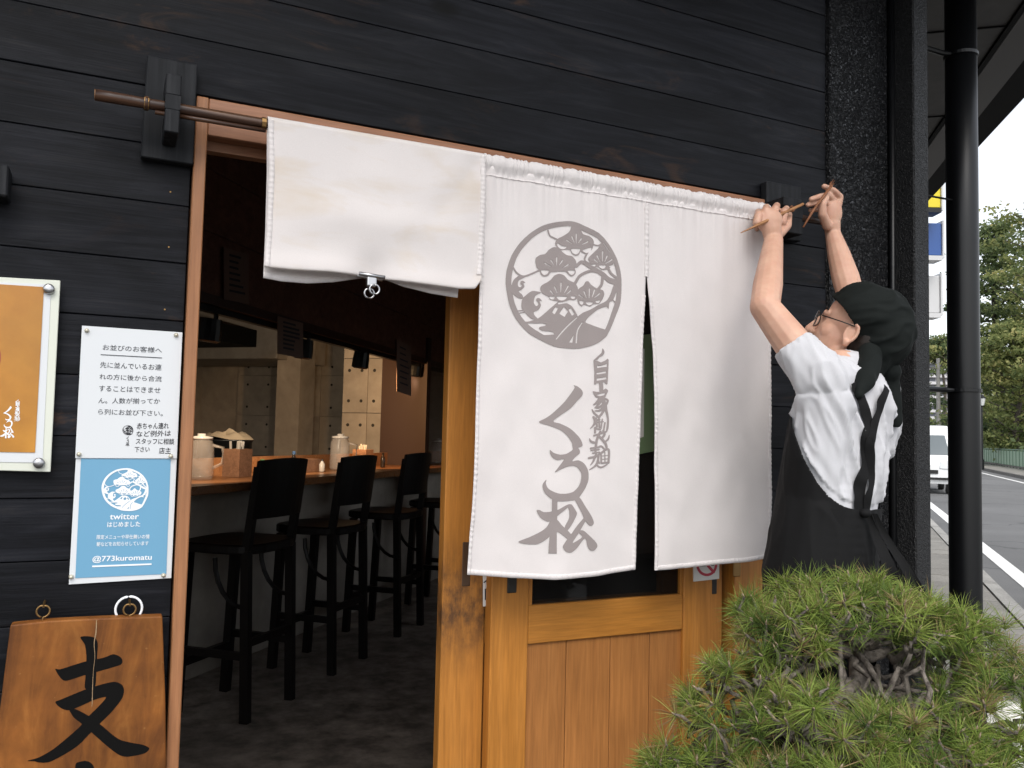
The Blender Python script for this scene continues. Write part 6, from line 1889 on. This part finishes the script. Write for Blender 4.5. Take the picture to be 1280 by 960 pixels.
# open the sleeve ends and neck: drop the faces beyond the hem planes
def cut(me, keep):
    bm = bmesh.new(); bm.from_mesh(me); bm.verts.ensure_lookup_table()
    fv = {v: keep(np.array(v.co)) for v in bm.verts}
    mv = {}
    for v in bm.verts:
        if fv[v] <= 0:
            best = None
            for e in v.link_edges:
                o_ = e.other_vert(v)
                if fv[o_] > 0 and (best is None or fv[o_] > fv[best]): best = o_
            if best is not None:
                t_ = fv[best] / (fv[best] - fv[v] + 1e-9); mv[v] = best.co.lerp(v.co, t_)
    dele = [v for v in bm.verts if fv[v] <= 0 and v not in mv]
    for v, p in mv.items(): v.co = p
    bmesh.ops.delete(bm, geom=dele, context='VERTS'); bm.to_mesh(me); bm.free(); me.update()
def thicken(me, d):
    co_, no_v = arr(me), normals(me); n_v = len(co_)
    fs = [tuple(p.vertices) for p in me.polygons]
    ed = {}
    for f in fs:
        for a, b in zip(f, f[1:] + f[:1]):
            k_ = (min(a, b), max(a, b)); ed.setdefault(k_, []).append((a, b))
    rim = [v[0] for v in ed.values() if len(v) == 1]
    allf = fs + [tuple(i + n_v for i in reversed(f)) for f in fs] + [(b, a, a + n_v, b + n_v) for a, b in rim]
    me.clear_geometry(); me.from_pydata(np.concatenate([co_, co_ - no_v * abs(d)]).tolist(), [], allf); me.update()
hemL, dL = Ls * .50 + Le * .50, (Le - Ls) / np.linalg.norm(Le - Ls)
hemR, dR = Rs * .50 + Re * .50, (Re - Rs) / np.linalg.norm(Re - Rs)
nk, dN = T_up + UPV * .045, (H(-.03, 0, -.08) - T_up); dN = dN / np.linalg.norm(dN)
def keep_shirt(p):
    f_ = 1.0
    for h_, d_ in ((hemL, dL), (hemR, dR)):
        if np.linalg.norm(p - h_) < .14: f_ = min(f_, -(p - h_) @ d_)
    return f_
cut(sme, keep_shirt); thicken(sme, .003)
finish("t_shirt", sme, MT['tee'], person, smooth=True)

# apron: follows the shirt, cut on a slant from chest to the back of the waist
ame = shirt_bvh_me
aco, ano = arr(ame), normals(ame)
put(ame, aco + ano * np.array([.0085 + .0045 * noise.noise(Vector((p[0] * 9, p[1] * 9, p[2] * 4))) + .0035 * max(0, 1 - 2.6 * abs(noise.noise(Vector((p[0] * 17, p[1] * 17, p[2] * 6))))) ** 1.5 for p in aco])[:, None])
cut(ame, keep_apron); thicken(ame, -.003)
apr = finish("apron", ame, MT['apron'], person, smooth=True)
# apron skirt
sk = np.zeros((34, 49, 3))
for i in range(34):
    f_ = i / 33; z = waist[2] - .005 - f_ * .62
    cxy = ax_c(max(z, hips[2])) 
    for j in range(49):
        th = math.radians(-138 + 276 * j / 48)
        fl_ = 1 + .04 * f_ * math.sin(j * .8 + 2 * math.sin(j * .3)) + .04 * f_
        sk[i, j] = cxy + bf * (.110 * math.cos(th) * fl_) + bl_ * (.141 * math.sin(th) * fl_) + np.array([0, 0, z])
MB().grid(sk).build("apron_skirt", MT['apron'], apr, smooth=True)
# pocket flap seam on the skirt
pk_ = sk[6:18, 26:38].copy(); cen = ax_c(hips[2])
for i in range(pk_.shape[0]):
    for j in range(pk_.shape[1]):
        d = pk_[i, j] - cen; d[2] = 0; pk_[i, j] += d / np.linalg.norm(d) * .006
MB().grid(pk_).build("pocket", MT['apron'], apr, smooth=True)
# straps down the back
def ribbon(pxpts, w, name, parent, off=.006, mat='apron', fallback=YP_ - .12):
    pl = np.array(pxpts, float); L = np.concatenate([[0], np.cumsum(np.linalg.norm(np.diff(pl, axis=0), axis=1))])
    n = 40; ctr, nrm_ = [], []
    for k_ in range(n + 1):
        s = L[-1] * k_ / n; x, y = np.interp(s, L, pl[:, 0]), np.interp(s, L, pl[:, 1])
        d = ray(x, y); d = d / np.linalg.norm(d)
        hit, nn, _, _ = bvh.ray_cast(Vector(C), Vector(d))
        if hit is None: continue
        ctr.append(np.array(hit)); nrm_.append(np.array(nn))
    if len(ctr) < 4: return None
    ctr = np.array(ctr); nrm_ = np.array(nrm_)
    for _ in range(3):
        ctr[1:-1] = (ctr[:-2] + ctr[1:-1] * 2 + ctr[2:]) / 4; nrm_[1:-1] = (nrm_[:-2] + nrm_[1:-1] * 2 + nrm_[2:]) / 4
    R = np.zeros((len(ctr), 3, 3))
    for k_ in range(len(ctr)):
        t_ = ctr[min(k_ + 1, len(ctr) - 1)] - ctr[max(k_ - 1, 0)]; t_ /= np.linalg.norm(t_)
        nn = nrm_[k_] / np.linalg.norm(nrm_[k_]); sd_ = np.cross(t_, nn); sd_ /= np.linalg.norm(sd_)
        for q, f_ in enumerate((-1, 0, 1)): R[k_, q] = ctr[k_] + nn * (off + (.0015 if q == 1 else 0)) + sd_ * f_ * w / 2
    o = MB().grid(R); 
    return o.build(name, MT[mat], parent, smooth=True)
ribbon([(1064, 478), (1070, 490), (1078, 510), (1083, 530), (1084, 555), (1079, 585), (1072, 612), (1071, 640)], .026, "shoulder_strap", apr, .007)
ribbon([(1104, 486), (1098, 503), (1091, 522), (1086, 545), (1087, 570), (1085, 600), (1078, 640)], .020, "shoulder_strap", apr, .010)
# tie knot and tails
kn_ = bvh.ray_cast(Vector(C), Vector(ray(1074, 641)))[0]
kn_ = np.array(kn_) if kn_ is not None else W(1074, 641, YP_ - .1)
kn_ = kn_ - bf * .012
kb_ = Blob(); kb_.ell(kn_, LR * .013, LF * .012, UPV * .010); kb_.build("tie_knot", MT['apron'], apr, smooth=True)
for (dx, w_, ln, tilt) in ((.004, .030, .145, .028), (.012, .026, .165, .075)):
    R = np.zeros((14, 3, 3))
    for k_ in range(14):
        f_ = k_ / 13
        c_ = kn_ - bf * (.008 + .02 * f_) + LR * (dx + tilt * f_) - UPV * ln * f_ + LF * .008 * math.sin(f_ * 6)
        for q, s_ in enumerate((-1, 0, 1)): R[k_, q] = c_ + LR * s_ * w_ / 2 * (.5 + .6 * f_) + LF * .004 * (q == 1)
    MB().grid(R).build("tie_tail", MT['apron'], apr, smooth=True)

# trousers, shoes
tr = Blob(); tr.ell(hips - UPV * .02, bf * .108, bl_ * .146, UPV * .12)
for hp, kn, an in legs: tr.chain([hp, kn, an + UPV * .0], [.085, .068, .058])
finish("trousers", tr.remesh(.008, 4), MT['trouser'], person, smooth=True)
for hp, kn, an in legs:
    so = Blob(); so.cap(an - UPV * .038 - bf * .035, an - UPV * .050 + bf * .145, .044, .036).cap(an - UPV * .04, an + UPV * .01, .044, .042)
    sm_ = so.remesh(.007, 3); c2 = arr(sm_); c2[:, 2] = np.maximum(c2[:, 2], .004); put(sm_, c2)
    finish("shoe", sm_, MT['trouser'], person, smooth=True)

# head cloth
hw_ = Blob()
hw_.ell(H(-.012, 0, .027), fh * .100, lh * .083, uh * .083)
hw_.ell(H(-.058, 0, -.002), fh * .066, lh * .074, uh * .080)
hw_.ell(H(-.056, 0, -.045), fh * .048, lh * .066, uh * .064)
hw_.cap(H(-.050, .030, -.075), H(-.060, .035, -.118), .036, .026)
hw_.cap(H(-.050, -.030, -.075), H(-.055, -.030, -.10), .036, .026)
tl_ = bvh.ray_cast(Vector(C), Vector(ray(1071, 488)))[0]
hme = hw_.remesh(.0045, 5)
co, no = arr(hme), normals(hme)
d_ = []
for p in co:
    r_ = p - Hc; f_, l_, u_ = r_ @ fh, r_ @ lh, r_ @ uh
    n1 = noise.noise(Vector((f_ * 9 + u_ * 5, l_ * 26, u_ * 30 + f_ * 14))); n2 = noise.noise(Vector(r_ * 16))
    d_.append(.0055 * max(0, 1 - 2.4 * abs(n1)) ** 1.5 + .004 * n2)
d_ = np.array(d_)
put(hme, co + no * d_[:, None])
def keep_wrap(p):
    a, c = (p - Hc) @ fh, (p - Hc) @ uh
    return -a + np.interp(c, [-.15, -.12, -.09, -.05, -.01, .03, .06, .10], [-.030, -.030, -.035, -.028, -.010, .038, .090, .2])
cut(hme, keep_wrap); thicken(hme, .004)
wrap = finish("head_cloth", hme, MT['wrap'], person, smooth=True)
kt = Blob(); kp_ = H(-.100, .0, -.072)
kt.ell(kp_, LR * .024, LF * .024, UPV * .026)
if tl_ is not None:
    tl_ = np.array(tl_) - CF * .008
    kt.chain([H(-.050, .050, -.050), H(-.048, .058, -.095) * .5 + tl_ * .5 - CF * .022, tl_ - CF * .006 - UPV * .01], [.030, .025, .011])
for (ex, ez, w_) in ((.012, -.115, .034), (-.016, -.085, .028)):
    kt.chain([kp_, kp_ + LR * ex * .5 - UPV * .05, kp_ + LR * ex + UPV * ez], [.018, w_ * .62, w_ * .5], sq=(LF, .35))
km = kt.remesh(.004, 4)
co, no = arr(km), normals(km)
put(km, co + no * np.array([.004 * noise.noise(Vector(p * 30)) for p in co])[:, None])
finish("cloth_tails", km, MT['wrap'], wrap, smooth=True)
hr_ = Blob(); hr_.ell(H(-.034, 0, -.034), fh * .052, lh * .0725, uh * .062)
finish("hair", hr_.remesh(.004, 3), MT['hair'], person, smooth=True)
# glasses
MT['frame_metal'] = M("spectacle_frame", (.03, .028, .026), .3, .6)
gl = MB()
for s in (1, -1):
    c_ = H(.094, s * .033, -.008)
    gl.tube([c_ + lh * .024 * math.cos(a) * 1.0 + uh * .018 * math.sin(a) - fh * .006 * abs(math.cos(a)) for a in np.linspace(0, 2 * math.pi, 25)], .0014, 6, cap=False)
    gl.tube([H(.088, s * .057, -.003), H(.078, s * .073, 0), H(.03, s * .080, -.002), H(-.002, s * .0815, -.004)], .0016, 6)
gl.tube([H(.096, .010, -.004), H(.102, 0, -.001), H(.096, -.010, -.004)], .0013, 6)
go = gl.build("glasses", MT['frame_metal'], person, smooth=True)
MT['lens'] = glass_mat("spectacle_lens", (.6, .62, .62), .02, .15)
for s in (1, -1):
    c_ = H(.093, s * .033, -.008)
    MB().lathe([(.0005, -.0005), (.021, -.0004), (.021, .0006)], c_, axis=tuple(fh), n=20).build("lens", MT['lens'], go)
MT['eye'] = M("eye_white", (.7, .68, .65), .2); MT['iris'] = M("iris", (.02, .012, .008), .2)
for s in (1, -1):
    e_ = Blob(); e_.ell(H(.056, s * .027, -.010), fh * .010, lh * .012, uh * .008); eo = e_.build("eye", MT['eye'], person, smooth=True)
    i_ = Blob(); i_.ell(H(.0640, s * .027, -.009), fh * .0035, lh * .005, uh * .005); i_.build("iris", MT['iris'], eo, smooth=True)
    MB().tube([H(.078, s * .018, .020), H(.080, s * .030, .024), H(.072, s * .044, .019)], [.002, .0028, .0014], 6).build("eyebrow", MT['hair'], person, smooth=True)
# what the hands hold
MT['cane_pale'] = wood("pale_cane", (.22, .10, .04), (.32, .15, .06), (.42, .21, .09), 'x', 1, .5)
p, q = W(926, 291, -.168), W(1004, 255, -.150)
pg = MB().tube([p, p * .7 + q * .3, p * .3 + q * .7, q], [.0012, .0040, .0042, .0036], 8).build("bamboo_peg", MT['cane_pale'], smooth=True)
tag(pg, "thin pointed bamboo peg held across the curtain in the person's left fist", "peg")
t = thing("raffia_tie", "brown raffia tie pinched in the person's raised right hand", "tie", tuple(W(1005, 287, -.15)))
MT['raffia'] = M("brown_raffia", (.22, .085, .035), .7)
p, q = W(1004, 284, -.152), W(1037, 234, -.158)
MB().tube([p, p * .6 + q * .4 + np.array([0, 0, .004]), q], [.0022, .0032, .0022], 6).build("strand", MT['raffia'], t, smooth=True)
MB().tube([W(1012, 268, -.153), W(1026, 250, -.158), W(1040, 232, -.158)], [.001, .0035, .003], 6).build("strand", MT['raffia'], t, smooth=True)
for k_ in range(10):
    e_ = W(1037, 234, -.158)
    MB().tube([e_, e_ + CR * random.uniform(.0, .014) + UPV * random.uniform(.004, .022)], [.0010, .0004], 5).build("frayed_fibre", MT['raffia'], t)
w1 = W(990, 261, -.152)
MB().tube([w1 + CR * .006 * math.cos(a) + UPV * .007 * math.sin(a) + CF * .003 * math.sin(2 * a) for a in np.linspace(0, 9, 24)], .0016, 6).build("knot", MT['raffia'], t, smooth=True)
